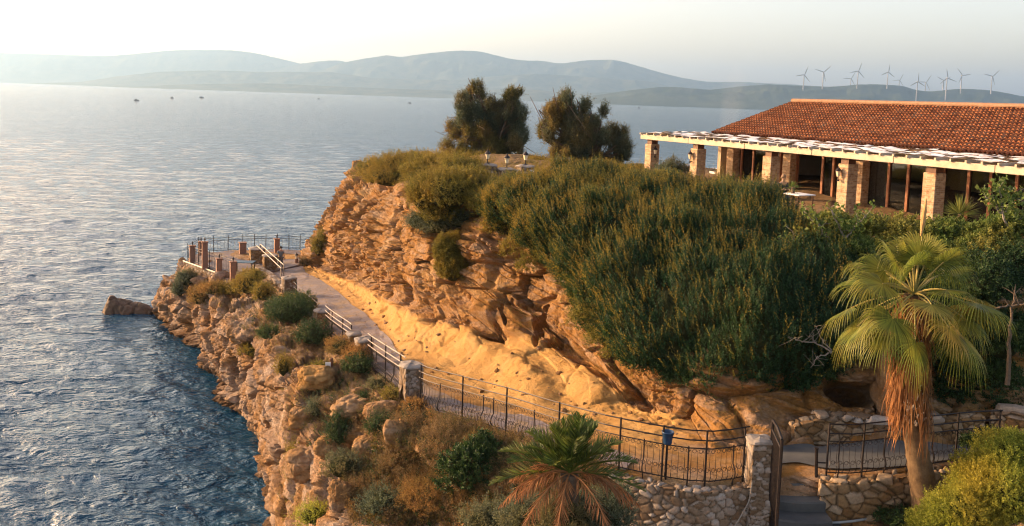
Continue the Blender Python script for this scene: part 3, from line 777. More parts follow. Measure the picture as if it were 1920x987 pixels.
def brickpil(px, ybase, ytop, wd, label, fin=True):
    wd = wd * .66; b = pz(px, ybase, 4.84); D_ = b[1]; top = pD(px, ytop, D_)[2]; h = top - b[2]
    e = empty('brick_pillar', b, label, 'pillar', 'red brick pillars round the terrace')
    m_ = MB(); nL = int(h / .12)
    for i in range(nL):
        m_.box(b + [0, 0, (i + .5) * h / nL], (wd - (.006 if i % 2 else 0), wd - (.006 if i % 2 else 0), h / nL * .99), ax=[[.9, .43, 0], [-.43, .9, 0], [0, 0, 1]])
    m_.build('shaft', BRK, e)
    MB().box(b + [0, 0, h + .03], (wd + .1, wd + .1, .07), ax=[[.9, .43, 0], [-.43, .9, 0], [0, 0, 1]], bev=.02).build('cap', BRK, e)
    if fin: MB().lathe(b + [0, 0, h + .06], [(.001, 0), (.06, .0), (.03, .08), (.07, .16), (.05, .26), (.001, .34)], 8).build('finial', IRON, e)
    return e
brickpil(361, 494, 462, .62, 'brick pillar at the far left corner of the terrace')
brickpil(377, 482, 454, .5, 'slim dark brick pillar half hidden behind a taller one on the terrace')
brickpil(384, 505, 455, .6, 'tallest brick pillar on the left edge of the terrace')
brickpil(411, 515, 486, .6, 'short brick pillar in the middle of the terrace left wall')
brickpil(437, 527, 492, .62, 'grey brown brick pillar at the near corner of the terrace')
brickpil(455, 482, 456, .8, 'broad plain brick pillar on the seaward edge of the terrace', False)
brickpil(519, 477, 449, .62, 'brick pillar with a lamp behind the walking man')
for (px, yb, h, wd, lb, sd) in ((482, 499, 1.35, 1.1, 'round topped stone pillar at the head of the terrace stair', 41), (506, 512, 1.3, .95, 'squat stone pillar between the stair and the walking man', 42)):
    p = pz(px, yb, 4.7); stone_pillar(p, wd, h, ST_W, lb, 'stone pillars of the terrace stair', .22, sd)
def tfence(label, p0, p1, n, **kw):
    fence(label, [p0, (p0 + p1) / 2, p1], np.linspace(0, 1, n), [], toprails=(1.15,), panel=.95, step=.28, scroll=False, hpost=1.35, belly=.0, group='thin iron railings round the terrace', **kw)
up_ = np.array([0, 0, .26])
tfence('thin railing along the left edge of the terrace', tp[0] + up_, tp[7] + up_, 5)
tfence('thin railing at the far left corner of the terrace', tp[0] + up_, tp[1] + up_, 2)
tfence('thin railing along the sea edge of the terrace left of the broad pillar', tp[1] + up_, tp[2] + up_, 4)
tfence('thin railing on the sea edge between the broad pillar and the lamp pillar', tp[2] + up_, tp[3] + up_, 4)
tfence('thin railing on the sea edge between the lamp pillar and the cliff', tp[3] + up_, tp[4] + up_, 4)
# pale stair handrails
e = empty('stair_handrail', pz(515, 520, 4.9), 'pair of white sunlit handrails slanting down past the walking man', 'handrail')
for q in (0, 1):
    a_ = pD(482 + 6 * q, 461 - 3 * q, 70.5); b_ = pD(527 + 5 * q, 503 - 6 * q, 63)
    MB().tube([a_, (a_ + b_) / 2, b_], .035, 5).build('rail', IRONP, e)
    MB().tube([b_, b_ - [0, 0, .9]], .05, 5).build('post', IRONP, e)
    MB().tube([a_, a_ - [0, 0, .9]], .05, 5).build('post', IRONP, e)

# ================================================================== restaurant
uu, vv_ = unit([.4523, -.8919, 0]), unit([.8919, .4523, 0]); OO = np.array([13.745, 37, 0.])
AX = [uu, vv_, [0, 0, 1]]
W = lambda u, v, z: OO + uu * u + vv_ * v + np.array([0, 0, z])
def u_px(px, v, z=15.5):
    us = np.linspace(-16, 14, 600); X = proj(np.array([W(u, v, z) for u in us]))[0]; return float(np.interp(px, X, us))
def bx(m_, u0, u1, v0, v1, z0, z1, bev=0):
    return m_.box(W((u0 + u1) / 2, (v0 + v1) / 2, (z0 + z1) / 2), (abs(u1 - u0), abs(v1 - v0), abs(z1 - z0)), AX, bev)
def brick_m(name, c1, c2, joint):
    m = mat(name, c1, .88, 0, .15); k = NB(m); g = k.n('ShaderNodeTexCoord')
    sep = k.n('ShaderNodeSeparateXYZ'); k.l(g.outputs['Object'], sep.inputs[0])
    # run bricks along the wall direction whichever face it is: x+y mix
    hsum = k.math('ADD', k.math('MULTIPLY', sep.outputs[0], 1.0), k.math('MULTIPLY', sep.outputs[1], 1.0))
    cmb = k.n('ShaderNodeCombineXYZ'); k.l(hsum, cmb.inputs[0]); k.l(sep.outputs[2], cmb.inputs[1])
    b = k.n('ShaderNodeTexBrick'); k.l(cmb.outputs[0], b.inputs['Vector'])
    b.inputs['Scale'].default_value = 1; b.inputs['Brick Width'].default_value = .24; b.inputs['Row Height'].default_value = .075; b.inputs['Mortar Size'].default_value = .008
    b.inputs['Color1'].default_value = (*c1, 1); b.inputs['Color2'].default_value = (*c2, 1); b.inputs['Mortar'].default_value = (*joint, 1)
    b.inputs['Bias'].default_value = -.1
    n = k.ramp(k.noise(g.outputs['Object'], 7, 5, .7), [(.35, (.62, .52, .45)), (.5, (1, 1, 1)), (.7, (1.12, 1.1, 1.05))])
    c = k.mix(1, b.outputs['Color'], n, 'MULTIPLY')
    k.out(c, k.bump(k.noise(g.outputs['Object'], 30, 5), .5, .015, k.bump(b.outputs['Fac'], -.6, .02))); return m
BR_P = brick_m('handmade_brick', (.50, .35, .21), (.30, .17, .09), (.40, .32, .24))
STUC = noisy('plaster', (.40, .30, .20), (.48, .38, .27), 3, .9, .2)
bcen = W(0, 6, PL)
bd = empty('restaurant_building', W(-1, 8.7, PL - .05), 'long single storey restaurant with a red tiled gable roof and glazed front', 'building')
U0, U1, V0, V1 = -12.2, 13.0, 3.3, 13.9
# floor slab, walls
m_ = MB(); bx(m_, U0, U1, V0 - .15, V1, PL - .3, PL + .12); m_.build('floor_slab', conc, bd)
m_ = MB(); bx(m_, U0 - .02, U0 + .23, V0, V1, PL + .1, 17.0)
V = [W(U0 - .02, V0, 17.0), W(U0 - .02, V1, 17.0), W(U0 - .02, 8.7, 18.72), W(U0 + .23, V0, 17.0), W(U0 + .23, V1, 17.0), W(U0 + .23, 8.7, 18.72)]
m_.add(V, [[0, 1, 4, 3], [1, 2, 5, 4], [2, 0, 3, 5]], [[0, 2, 1], [3, 4, 5]]); m_.build('gable_wall', STUC, bd)
m_ = MB(); bx(m_, U0, U1, V1 - .25, V1, PL + .1, 16.95); m_.build('back_wall', noisy('ochre_plaster', (.66, .44, .12), (.74, .50, .17), 2, .9, .1), bd)
m_ = MB(); bx(m_, U0, U1, V0, V0 + .3, 16.35, 17.0); m_.build('front_beam', WOOD_D, bd)
m_ = MB(); bx(m_, U0 + .25, U1, V0 + .3, V1 - .25, 16.9, 16.98); m_.build('ceiling', WOOD_D, bd)
# roof of barrel tiles
def tiles(vE, zE, vR, zR, u0, u1):
    nu = int((u1 - u0) / .026); us = np.linspace(u0, u1, nu)
    rows = 17; vs, zo = [], []
    for i in range(rows):
        for f in (0.0, .5, .985):
            vs.append((i + f) / rows); zo.append(.045 * (1 - f))
    vs.append(1.0); zo.append(0)
    vs = np.array(vs); zo = np.array(zo)
    ph = us / .20 * 2 * math.pi
    prof = .045 * np.sign(np.sin(ph)) * np.abs(np.sin(ph)) ** .75
    jit = rng.normal(0, .007, (len(vs), int((u1 - u0) / .20) + 2))
    ci = ((us - u0) / .20).astype(int)
    wob = .03 * fbm(np.stack([np.broadcast_to(us[None] * .4, (len(vs), nu)), np.broadcast_to(vs[:, None] * 3, (len(vs), nu)), np.zeros((len(vs), nu))], -1), 3, 5)
    Z = zE + (zR - zE) * vs[:, None] + zo[:, None] + prof[None] + np.repeat(jit[::3], 3, 0)[:len(vs)][:, ci] + wob
    Vv = vE + (vR - vE) * vs[:, None]
    Pp = OO + us[None, :, None] * uu + np.broadcast_to(Vv, Z.shape)[..., None] * vv_ + Z[..., None] * np.array([0, 0, 1.])
    at = rng.random((len(vs) // 3 + 1, int((u1 - u0) / .20) + 2)); A2 = np.repeat(at, 3, 0)[:len(vs)][:, ci]
    return Pp, A2
TILE = mat('terracotta_tiles', (.42, .12, .05), .85, 0, .15); k = NB(TILE)
at = k.n('ShaderNodeAttribute', attribute_name='tile'); co = k.coord((1, 1, 1), 'Position')
c = k.ramp(at.outputs['Fac'], [(0, (.18, .062, .026)), (.5, (.255, .095, .038)), (.85, (.30, .125, .055)), (1, (.20, .115, .07))])
c = k.mix(1, c, k.ramp(k.noise(co, 1.2, 6, .7), [(.3, (.68, .64, .62)), (.6, (1.08, 1.05, 1.02))]), 'MULTIPLY')
k.out(c, k.bump(k.noise(co, 30, 5), .4, .01))
Porg = np.array(bd.matrix_basis.translation)
r1, a1 = tiles(3.0, 16.98, 8.75, 18.80, U0 - .35, U1 + .3); r2, a2 = tiles(14.5, 16.98, 8.65, 18.80, U0 - .35, U1 + .3)
rf = None
for nm, rr_, aa_ in (('roof', r1, a1), ('roof', r2, a2)):
    me = raw_mesh(nm, rr_.reshape(-1, 3) - Porg, [grid_faces(*rr_.shape[:2])], [TILE]); vattr(me, 'tile', aa_.ravel()); o = link(nm, me, bd)
    if rf is None: rf = o
RT = noisy('ridge_tile', (.25, .13, .07), (.32, .20, .13), 6, .85, .3)
m_ = MB()
for u in np.arange(U0 - .3, U1 + .2, .38):
    m_.tube([W(u, 8.7, 18.86), W(u + .42, 8.7, 18.875)], [.13, .105], 8)
m_.build('ridge_tiles', RT, rf)
m_ = MB()
for s_ in (1, -1):
    a_ = W(U0 - .37, 8.7, 18.74); b_ = W(U0 - .37, 8.7 - s_ * 5.85, 16.9)
    m_.add([a_, b_, b_ - [0, 0, .2], a_ - [0, 0, .2], a_ + uu * .05, b_ + uu * .05, b_ + uu * .05 - [0, 0, .2], a_ + uu * .05 - [0, 0, .2]], [[0, 1, 2, 3], [4, 7, 6, 5], [0, 4, 5, 1], [3, 2, 6, 7], [1, 5, 6, 2]])
m_.build('bargeboard', WOOD_D, rf)
# facade
GL = mat('window_glass', (.02, .03, .04), .03, 0, .9); k = NB(GL)
tb = k.n('ShaderNodeBsdfTransparent'); mx = k.n('ShaderNodeMixShader'); lw = k.n('ShaderNodeFresnel'); lw.inputs[0].default_value = 1.5
tb.inputs[0].default_value = (.55, .6, .62, 1); gl_ = k.n('ShaderNodeBsdfGlossy'); gl_.inputs['Roughness'].default_value = .03
k.l(k.math('ADD', lw.outputs[0], .02), mx.inputs[0]); k.l(tb.outputs[0], mx.inputs[1]); k.l(gl_.outputs[0], mx.inputs[2]); k.l(mx.outputs[0], k.t.nodes['Material Output'].inputs[0])
CUR = mat('curtain_cloth', (.50, .42, .34), .9)
for px in (1372, 1478, 1612, 1748):
    uc = u_px(px, 3.1); m_ = MB(); bx(m_, uc - .27, uc + .27, 2.95, 3.5, PL + .1, 16.2, .02); m_.build('brick_pier', BR_P, bd)
def post(px, wd=.12):
    uc = u_px(px, 3.35); m_ = MB(); bx(m_, uc - wd / 2, uc + wd / 2, 3.32, 3.46, PL + .12, 16.36); m_.build('window_post', WOOD_R, bd)
for px in (1390, 1412, 1440, 1462, 1493, 1542, 1562, 1624, 1666, 1702, 1738, 1768, 1815, 1856, 1905, 1960): post(px)
def pane(pa, pb, curtain=False):
    u0, u1 = u_px(pa, 3.4), u_px(pb, 3.4)
    m_ = MB(); bx(m_, u0, u1, 3.385, 3.395, PL + .2, 16.3); g = m_.build('window', GL, bd)
    m_ = MB(); bx(m_, u0, u1, 3.36, 3.43, PL + .12, PL + .24); bx(m_, u0, u1, 3.36, 3.43, 16.24, 16.34); m_.build('frame', WOOD_R, g)
    if curtain:
        n = 60; us = np.linspace(u0 + .05, u1 - .05, n); wv = 3.6 + .05 * np.sin(np.arange(n) * 1.1) 
        V = [W(a, b, z) for z in (PL + .2, 15, 16.3) for a, b in zip(us, wv)]
        me_ = MB(); me_.add(V, grid_faces(3, n)); me_.build('curtain', CUR, g)
pane(1382, 1412, True); pane(1415, 1440, True); pane(1440, 1462); pane(1542, 1562); pane(1624, 1666, True); pane(1666, 1702); pane(1702, 1738)
pane(1768, 1815); pane(1815, 1856); pane(1856, 1905); pane(1905, 1960)
m_ = MB(); u0 = u_px(1960, 3.4); bx(m_, u0, U1, V0, V0 + .25, PL + .1, 16.4); m_.build('front_wall', STUC, bd)
# inside: table rows
def table(loc, label, group, seats=True):
    e = empty('dining_table', loc, label, 'table', group)
    MB().box(np.array(loc) + [0, 0, .74], (.9, .9, .04), AX, .01).build('tabletop', WHITE, e)
    for a in (-1, 1):
        for b in (-1, 1): MB().tube([np.array(loc) + uu * a * .38 + vv_ * b * .38, np.array(loc) + uu * a * .38 + vv_ * b * .38 + [0, 0, .72]], .025, 5).build('leg', WOOD_D, e)
WHITE = noisy('white_paint', (.70, .68, .66), (.80, .79, .77), 5, .6, .1)
def chair(loc, yaw, label, group, mt=None):
    e = empty('dining_chair', loc, label, 'chair', group); c_, s_ = math.cos(yaw), math.sin(yaw); A3 = np.array([[c_, s_, 0], [-s_, c_, 0], [0, 0, 1.]]); L0 = np.array(loc)
    mt = mt or WHITE
    MB().box(L0 + [0, 0, .45], (.44, .44, .04), A3, .01).build('seat', mt, e)
    for a in (-1, 1):
        for b in (-1, 1): MB().tube([L0 + A3[0] * a * .19 + A3[1] * b * .19, L0 + A3[0] * a * .19 + A3[1] * b * .19 + [0, 0, .44]], .018, 4).build('leg', mt, e)
    m_ = MB()
    for a in (-.19, 0, .19): m_.tube([L0 + A3[0] * a + A3[1] * .2 + [0, 0, .45], L0 + A3[0] * a + A3[1] * .26 + [0, 0, .92]], .018, 4)
    m_.box(L0 + A3[1] * .25 + [0, 0, .86], (.44, .03, .12), A3); m_.build('backrest', mt, e)
    return e
# inside the room: dark counter, and an ochre panel added to catch sun behind the panes
m_ = MB(); bx(m_, 1.0, U1 - .3, 4.9, 5.0, 15.25, 16.2); m_.build('added_panel', bpy.data.materials['ochre_plaster'], bd)
m_ = MB(); bx(m_, .6, U1 - .3, 4.86, 5.04, 14.4, 15.25); m_.build('counter', WOOD_D, bd)
# pergola
pg = empty('pergola', W(-4, 1.5, PL), 'timber pergola with brick pillars and ragged white cane shading before the restaurant', 'pergola')
TIM = noisy('sunbleached_timber', (.42, .33, .23), (.52, .44, .34), 3, .75, .4, 22, .01)
PU = [-13.7, -9.75, -4.5, -.05, 4.05, 8.4]
for u in PU:
    m_ = MB(); bx(m_, u - .28, u + .28, -.28, .28, PL - .5, 16.26, .02); pl_ = m_.build('pillar', BR_P, pg)
    m_ = MB(); bx(m_, u - .2, u + .2, -.2, .2, 16.25, 16.5); m_.build('capital', WOOD_D, pl_)
ue = list(np.arange(-14.3, 11, 4.2))
for i, u in enumerate(ue):
    m_ = MB(); bx(m_, u + .01, min(u + 4.19, 12), -.40, -.18, 16.5, 16.76, .015); m_.build('beam', TIM, pg)
    m_ = MB(); bx(m_, u + .01, min(u + 4.19, 12), -.15, .2, 16.5, 16.68); m_.build('beam', TIM, pg)
for u in np.arange(-14.2, 12, .62):
    m_ = MB(); m_.box(W(u, 1.5, 16.80), (.07, 4.0, .10), AX); m_.build('rafter', TIM, pg)
m_ = MB(); bx(m_, -14.2, 12, 2.9, 3.0, 16.70, 16.78); m_.build('beam', TIM, pg)
# worn white cane mats, each wavy and torn
CANE = mat('white_cane', (.72, .70, .70), .8); k = NB(CANE); co = k.coord()
k.out(k.ramp(k.noise(co, 3, 4), [(.35, (.44, .36, .28)), (.5, (.70, .67, .66)), (.7, (.80, .79, .80))]), k.bump(k.noise(co, 25, 4), .4, .01))
rg = np.random.default_rng(5)
for u in np.arange(-14.0, 11.6, 1.24):
    for q in range(3):
        v0 = -.45 + q * 1.18 + rg.uniform(-.1, .1); n1_, n2_ = 14, 12
        uw = rg.uniform(.80, 1.15); a = np.linspace(0, uw, n1_); b = np.linspace(0, rg.uniform(.95, 1.2), n2_)
        A_2, B_2 = np.meshgrid(a, b, indexing='ij')
        zz_ = 16.885 + .03 * q + .035 * np.sin(A_2 * 5 + rg.uniform(0, 6)) * rg.uniform(.3, 1) + .02 * np.sin(B_2 * 7 + rg.uniform(0, 6)) + .05 * A_2 * rg.uniform(-1, 1)
        Pp = OO + (u + A_2 + .12 * np.sin(B_2 * 4))[..., None] * uu + (v0 + B_2 + .1 * np.sin(A_2 * 6 + q))[..., None] * vv_ + zz_[..., None] * np.array([0, 0, 1.])
        m_ = MB(); m_.add(Pp.reshape(-1, 3), grid_faces(n1_, n2_)); lo_ = Pp.copy(); lo_[..., 2] -= .012; m_.add(lo_.reshape(-1, 3), grid_faces(n1_, n2_)[:, ::-1]); m_.build('cane_mat', CANE, pg)
# terrace railing in front of the restaurant and garden lanterns
LANT = mat('lantern_glass', (.75, .62, .42), .3)
def lantern(loc, label, group, s=1.0, wall=False):
    e = empty('lantern', loc, label, 'lamp', group); L0 = np.array(loc, float)
    MB().lathe(L0, [(.001, 0), (.09 * s, 0), (.03 * s, .05 * s), (.02 * s, .16 * s), (.05 * s, .2 * s), (.001, .2 * s)], 8).build('stem', IRON, e)
    MB().lathe(L0 + [0, 0, .2 * s], [(.001, 0), (.06 * s, 0), (.12 * s, .24 * s), (.001, .24 * s)], 6).build('lamp_glass', LANT, e)
    MB().lathe(L0 + [0, 0, .44 * s], [(.001, -.01), (.16 * s, 0), (.08 * s, .1 * s), (.03 * s, .14 * s), (.02 * s, .22 * s), (.001, .24 * s)], 8).build('lamp_cap', IRON, e)
    return e
gw = []
for (px, yt, D_, lb, lb2) in ((914, 311, 50, 'square grey stone pillar at the left end of the garden rail', 'lantern on the leftmost garden pillar, pale side to the sun'),
                        (950, 319, 48.5, 'lower middle stone pillar of the garden rail', 'small lantern on the middle garden pillar'),
                        (985, 313, 46.5, 'tall stone pillar of the garden rail beside the second tree', 'black capped lantern on the right garden pillar')):
    D_ = hit(px, 341)[0][1] - .6; top = pD(px, yt, D_); stone_pillar([top[0], top[1], top[2] - 1.7], .75, 1.68, ST_G, lb, 'stone pillars of the garden rail', .2, px % 50)
    lantern(top + [0, 0, .12], lb2, 'lanterns on the garden pillars', 1.1); gw.append(top)
gw.append(pD(1045, 330, hit(1045, 350)[0][1])); gw.append(pD(1110, 338, hit(1110, 352)[0][1]))
e = empty('garden_rail', gw[0] - [0, 0, .3], 'white garden rail stepping down between the lantern pillars', 'railing')
for a_, b_ in zip(gw[:-1], gw[1:]):
    for z_ in (-.12, -.6): MB().tube([a_ + [0, 0, z_], b_ + [0, 0, z_]], .035, 5).build('rail', WHITE, e)
# wall lanterns on the pergola pillars
for u, v, lb in ((-13.7 + .36, -.05, 'dark wall lantern on the right side of the leftmost pergola pillar'), (-9.75 - .1, -.42, 'big black wall lantern on the second pergola pillar'), (-.05 - .1, -.42, 'black wall lantern low on the fourth pergola pillar')):
    z_ = 15.55
    e = lantern(W(u, v, z_), lb, 'wall lanterns on the pergola pillars', .95)
    dd = W(u, 0, 0) - W(u, v, 0) if abs(v) > .1 else -uu * .3
    MB().tube([W(u, v, z_ + .05), W(u, v, z_ + .05) + unit(dd) * .15], .02, 4).build('bracket', IRON, e)
tb_n = 0
for (px, D_, lb) in ((1265, 52, 'white table behind the gap between the first two pergola pillars'), (1292, 55, 'white table by the sea edge left of the second pillar'), (1345, 50, 'white table between the second pillar and the building'), (1350, 56, 'white table by the sea edge near the building corner')):
    p = w_(px, D_, PL); p[2] = PL + .02; table(p, lb, 'white garden tables by the sea')
cn = ['white chair left of the seaward tables', 'white chair facing away beside the second pillar', 'white chair at the table near the second pillar', 'white chair with its back to the sea', 'white chair next to the building corner', 'white chair near the edge of the garden']
for q, (px, D_, yw) in enumerate(((1256, 52.5, 1.), (1300, 54, 4.), (1340, 51.2, 2.2), (1357, 57, 0.1), (1362, 50.3, 5.), (1285, 57, 2.9))):
    p = w_(px, D_, PL); p[2] = PL + .02; chair(p, yw, cn[q], 'white chairs in the garden')
for px, yt, D_, lb in ((1244, 303, 58, 'garden lamp post seen just right of the first pergola pillar'), (1296, 312, 56, 'thin garden lamp post left of the second pergola pillar'), (1352, 322, 60, 'short garden lamp post near the building corner')):
    t_p = pD(px, yt, D_); e = empty('garden_lamp', [t_p[0], t_p[1], PL], lb, 'lamp post', 'thin garden lamp posts')
    MB().tube([[t_p[0], t_p[1], PL], [t_p[0], t_p[1], t_p[2] - .4]], .03, 5).build('pole', IRON, e)
    MB().lathe([t_p[0], t_p[1], t_p[2] - .4], [(.001, 0), (.08, 0), (.13, .2), (.001, .2)], 6).build('lamp_glass', LANT, e)
    MB().lathe([t_p[0], t_p[1], t_p[2] - .2], [(.16, 0), (.06, .12), (.001, .22)], 6).build('lamp_cap', IRON, e)
# ================================================================== vegetation tools
def nrm(v): return v / (np.linalg.norm(v, axis=-1, keepdims=True) + 1e-9)
def leaf_quads(C, D_, Sd, L, Wd):
    """diamond leaves: (n,3) base, unit direction, unit side, length, width"""
    L = L[:, None]; Wd = Wd[:, None]
    fold = np.cross(D_, Sd) * Wd * .25
    V = np.stack([C, C + D_ * L * .45 + Sd * Wd * .5 + fold, C + D_ * L, C + D_ * L * .45 - Sd * Wd * .5 + fold], 1)
    return V.reshape(-1, 3), np.arange(len(C) * 4).reshape(-1, 4)
def sprigs(rg, B, A, Ls, k, leafL, leafW, spread=.7):
    """k leaves up every sprig"""
    n = len(B); t = (np.arange(k) + .5) / k
    t = np.clip(t[None] + rg.normal(0, .03, (n, k)), 0, 1)
    A = nrm(A); ref = nrm(rg.normal(size=(n, 3))); s1 = nrm(np.cross(A, ref)); s2 = np.cross(A, s1)
    ph = rg.uniform(0, 6.28, (n, 1)) + np.arange(k)[None] * 2.4
    rad = np.cos(ph)[..., None] * s1[:, None] + np.sin(ph)[..., None] * s2[:, None]
    pos = B[:, None] + A[:, None] * (Ls[:, None] * t)[..., None]
    d = nrm(A[:, None] * (1 - spread * .5) + rad * spread + rg.normal(0, .15, (n, k, 3)))
    sd = nrm(np.cross(d, A[:, None] + rg.normal(0, .5, (n, k, 3))))
    sz = (1.05 - .45 * t) * rg.uniform(.7, 1.25, (n, k))
    return leaf_quads(pos.reshape(-1, 3), d.reshape(-1, 3), sd.reshape(-1, 3), (leafL * sz).ravel(), (leafW * sz).ravel())
def lumps(c, r, seed, amp=.28, n=(18, 28)):
    """irregular lumpy solid"""
    th = np.linspace(0, math.pi, n[0])[:, None]; ph = np.arange(n[1])[None] / n[1] * 2 * math.pi
    d = np.stack([np.sin(th) * np.cos(ph), np.sin(th) * np.sin(ph), np.cos(th) * np.ones_like(ph)], -1)
    f = 1 + amp * fbm(d * 1.8 + seed, 3, seed)
    return (np.array(c) + d * np.array(r) * f[..., None]).reshape(-1, 3), grid_faces(n[0], n[1], 0, True)
OLV = foliage('olive_gold_leaf', (.13, .125, .022), (.23, .19, .035), (.32, .21, .035), .45)
DKG = foliage('dark_green_leaf', (.018, .045, .016), (.045, .085, .025), (.060, .095, .022), .30)
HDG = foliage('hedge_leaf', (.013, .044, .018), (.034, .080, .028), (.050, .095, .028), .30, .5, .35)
DRY = foliage('dry_twig', (.20, .125, .055), (.31, .20, .09), (.13, .10, .045), .35, .8)
RUS = foliage('rusty_dry_leaf', (.30, .15, .045), (.40, .23, .07), (.17, .14, .045), .4, .8)
FRS = foliage('fresh_yellow_green_leaf', (.24, .29, .035), (.40, .40, .06), (.42, .33, .045), .5)
SIL = foliage('grey_green_leaf', (.075, .10, .06), (.14, .165, .10), (.19, .145, .05), .45, .6, .5)
FIG = foliage('fig_leaf', (.09, .15, .03), (.16, .21, .05), (.28, .24, .05), .45)
BARK = noisy('grey_bark', (.20, .17, .14), (.32, .28, .24), 12, .9, .5, 40, .01)
BARKD = noisy('brown_bark', (.10, .07, .05), (.17, .12, .08), 12, .9, .5, 40, .01)
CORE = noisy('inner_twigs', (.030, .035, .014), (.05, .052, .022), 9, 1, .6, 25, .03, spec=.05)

def clump_leaves(rg, c, r, n, k, Ls, lL, lW, up=.5, spread=.7, seed=0, bottom=-.35, amp=.28):
    d = nrm(rg.normal(size=(n * 2, 3))); d = d[d[:, 2] > bottom][:n]
    f = (1 + amp * fbm(d * 1.8 + seed, 3, seed)) * (rg.uniform(.35, 1.15, len(d)) ** .5)
    B = np.array(c) + d * np.array(r) * f[:, None]
    A = nrm(d * .75 + np.array([0, 0, up]) + rg.normal(0, .5, d.shape))
    return sprigs(rg, B - A * Ls * .4, A, Ls * rg.uniform(.6, 1.3, len(B)), k, lL, lW, spread)
SHRUBS = []
def shrub(label, blobs, mt, dens=1.0, Ls=.3, k=14, lL=.06, lW=.02, up=.5, group=None, cat='shrub', name='shrub', seed=0, spread=.7, core=True, bottom=-.35, stems=False):
    """blobs: list of (centre, (rx,ry,rz))"""
    rg = np.random.default_rng(seed + 100)
    Vs, Qs, n0, mi = [], [], 0, []
    for i, (c, r) in enumerate(blobs):
        r = np.broadcast_to(np.asarray(r, float), (3,))
        area = 4 * math.pi * ((r[0] * r[1]) ** 1.6 / 3 + (r[0] * r[2]) ** 1.6 / 3 + (r[1] * r[2]) ** 1.6 / 3) ** (1 / 1.6)
        n = int(area * 82 * dens * (.3 / Ls) ** 1.2) + 14
        V, Q = clump_leaves(rg, c, r, int(n * .8), k, Ls, lL * 1.3, lW * 1.35, up, spread, seed + i, bottom, .45)
        Vs.append(V); Qs.append(Q + n0); n0 += len(V); mi.append(np.zeros(len(Q)))
        if core:
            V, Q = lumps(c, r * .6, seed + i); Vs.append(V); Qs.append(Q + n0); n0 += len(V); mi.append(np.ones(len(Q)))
    V = np.concatenate(Vs); Q = np.concatenate(Qs)
    cs = np.array([b[0] for b in blobs]); rs = np.array([np.broadcast_to(np.asarray(b[1], float), (3,)) for b in blobs])
    org = np.array([cs[:, 0].mean(), cs[:, 1].mean(), (cs[:, 2] - rs[:, 2]).min()])
    me = raw_mesh(name, V - org, [Q], [mt, CORE], False, np.concatenate(mi))
    o = link(name, me); o.location = [float(x) for x in org]; tag(o, label, cat, group); SHRUBS.append(o); return o
def hb(px, py, wpx, hpx, D=None, sink=.3, flatz=1.0):
    """blob sitting where that picture point meets the ground; size in picture pixels"""
    if D is None:
        p, n = hit(px, py + hpx * .35); D = p[1]
    s = D / F; c = pD(px, py, D); rx = wpx * s / 2; rz = hpx * s / 2
    c[1] += rx * sink
    return (c, (rx, rx * .9, rz * flatz))

# ---------------------------------------------------------------- big hedge hanging over the cliff
HC_ = [
 [pD(885, 376, 39.5), pD(886, 380, 38.5), pD(888, 390, 38), pD(892, 402, 37.6)],
 [pD(935, 352, 38.5), pD(932, 362, 36.8), pD(935, 385, 35.8), pD(945, 415, 35.6)],
 [pD(1000, 337, 37.5), pD(995, 360, 35), pD(995, 405, 33.6), pD(1005, 455, 33.4)],
 [pD(1075, 330, 36.5), pD(1070, 375, 33), pD(1060, 450, 31.2), pD(1065, 535, 31.0)],
 [pD(1150, 330, 35.5), pD(1145, 390, 31.4), pD(1125, 500, 29.2), pD(1120, 612, 28.8)],
 [pD(1260, 336, 34.5), pD(1255, 420, 29.6), pD(1230, 550, 26.9), pD(1190, 672, 26.3)],
 [pD(1370, 350, 33.3), pD(1375, 440, 28.5), pD(1370, 580, 25.5), pD(1330, 712, 25.1)],
 [pD(1450, 372, 32.2), pD(1480, 460, 27.8), pD(1480, 590, 25.0), pD(1450, 705, 24.8)],
 [pD(1500, 420, 30.5), pD(1550, 490, 27.2), pD(1570, 590, 25.1), pD(1560, 690, 24.9)],
 [pD(1560, 450, 29.2), pD(1650, 500, 27.0), pD(1690, 580, 25.5), pD(1690, 640, 25.4)],
]
HC_ = [[r[0] + np.array([.2, 2.5, -1.0])] + r + [r[-1] + np.array([.1, 1.6, -.1])] for r in HC_]
HC_ = np.array(HC_)
Hg = np.swapaxes(cr(np.swapaxes(cr(HC_, np.linspace(0, 9, 200)), 0, 1), np.linspace(0, 5, 110)), 0, 1)
HN = gnormal(Hg)
if HN[100, 50, 1] > 0: HN = -HN
Hg = Hg + HN * (.75 * fbm(Hg * .6, 4, 300) + .38 * fbm(Hg * 1.7, 3, 301))[..., None]
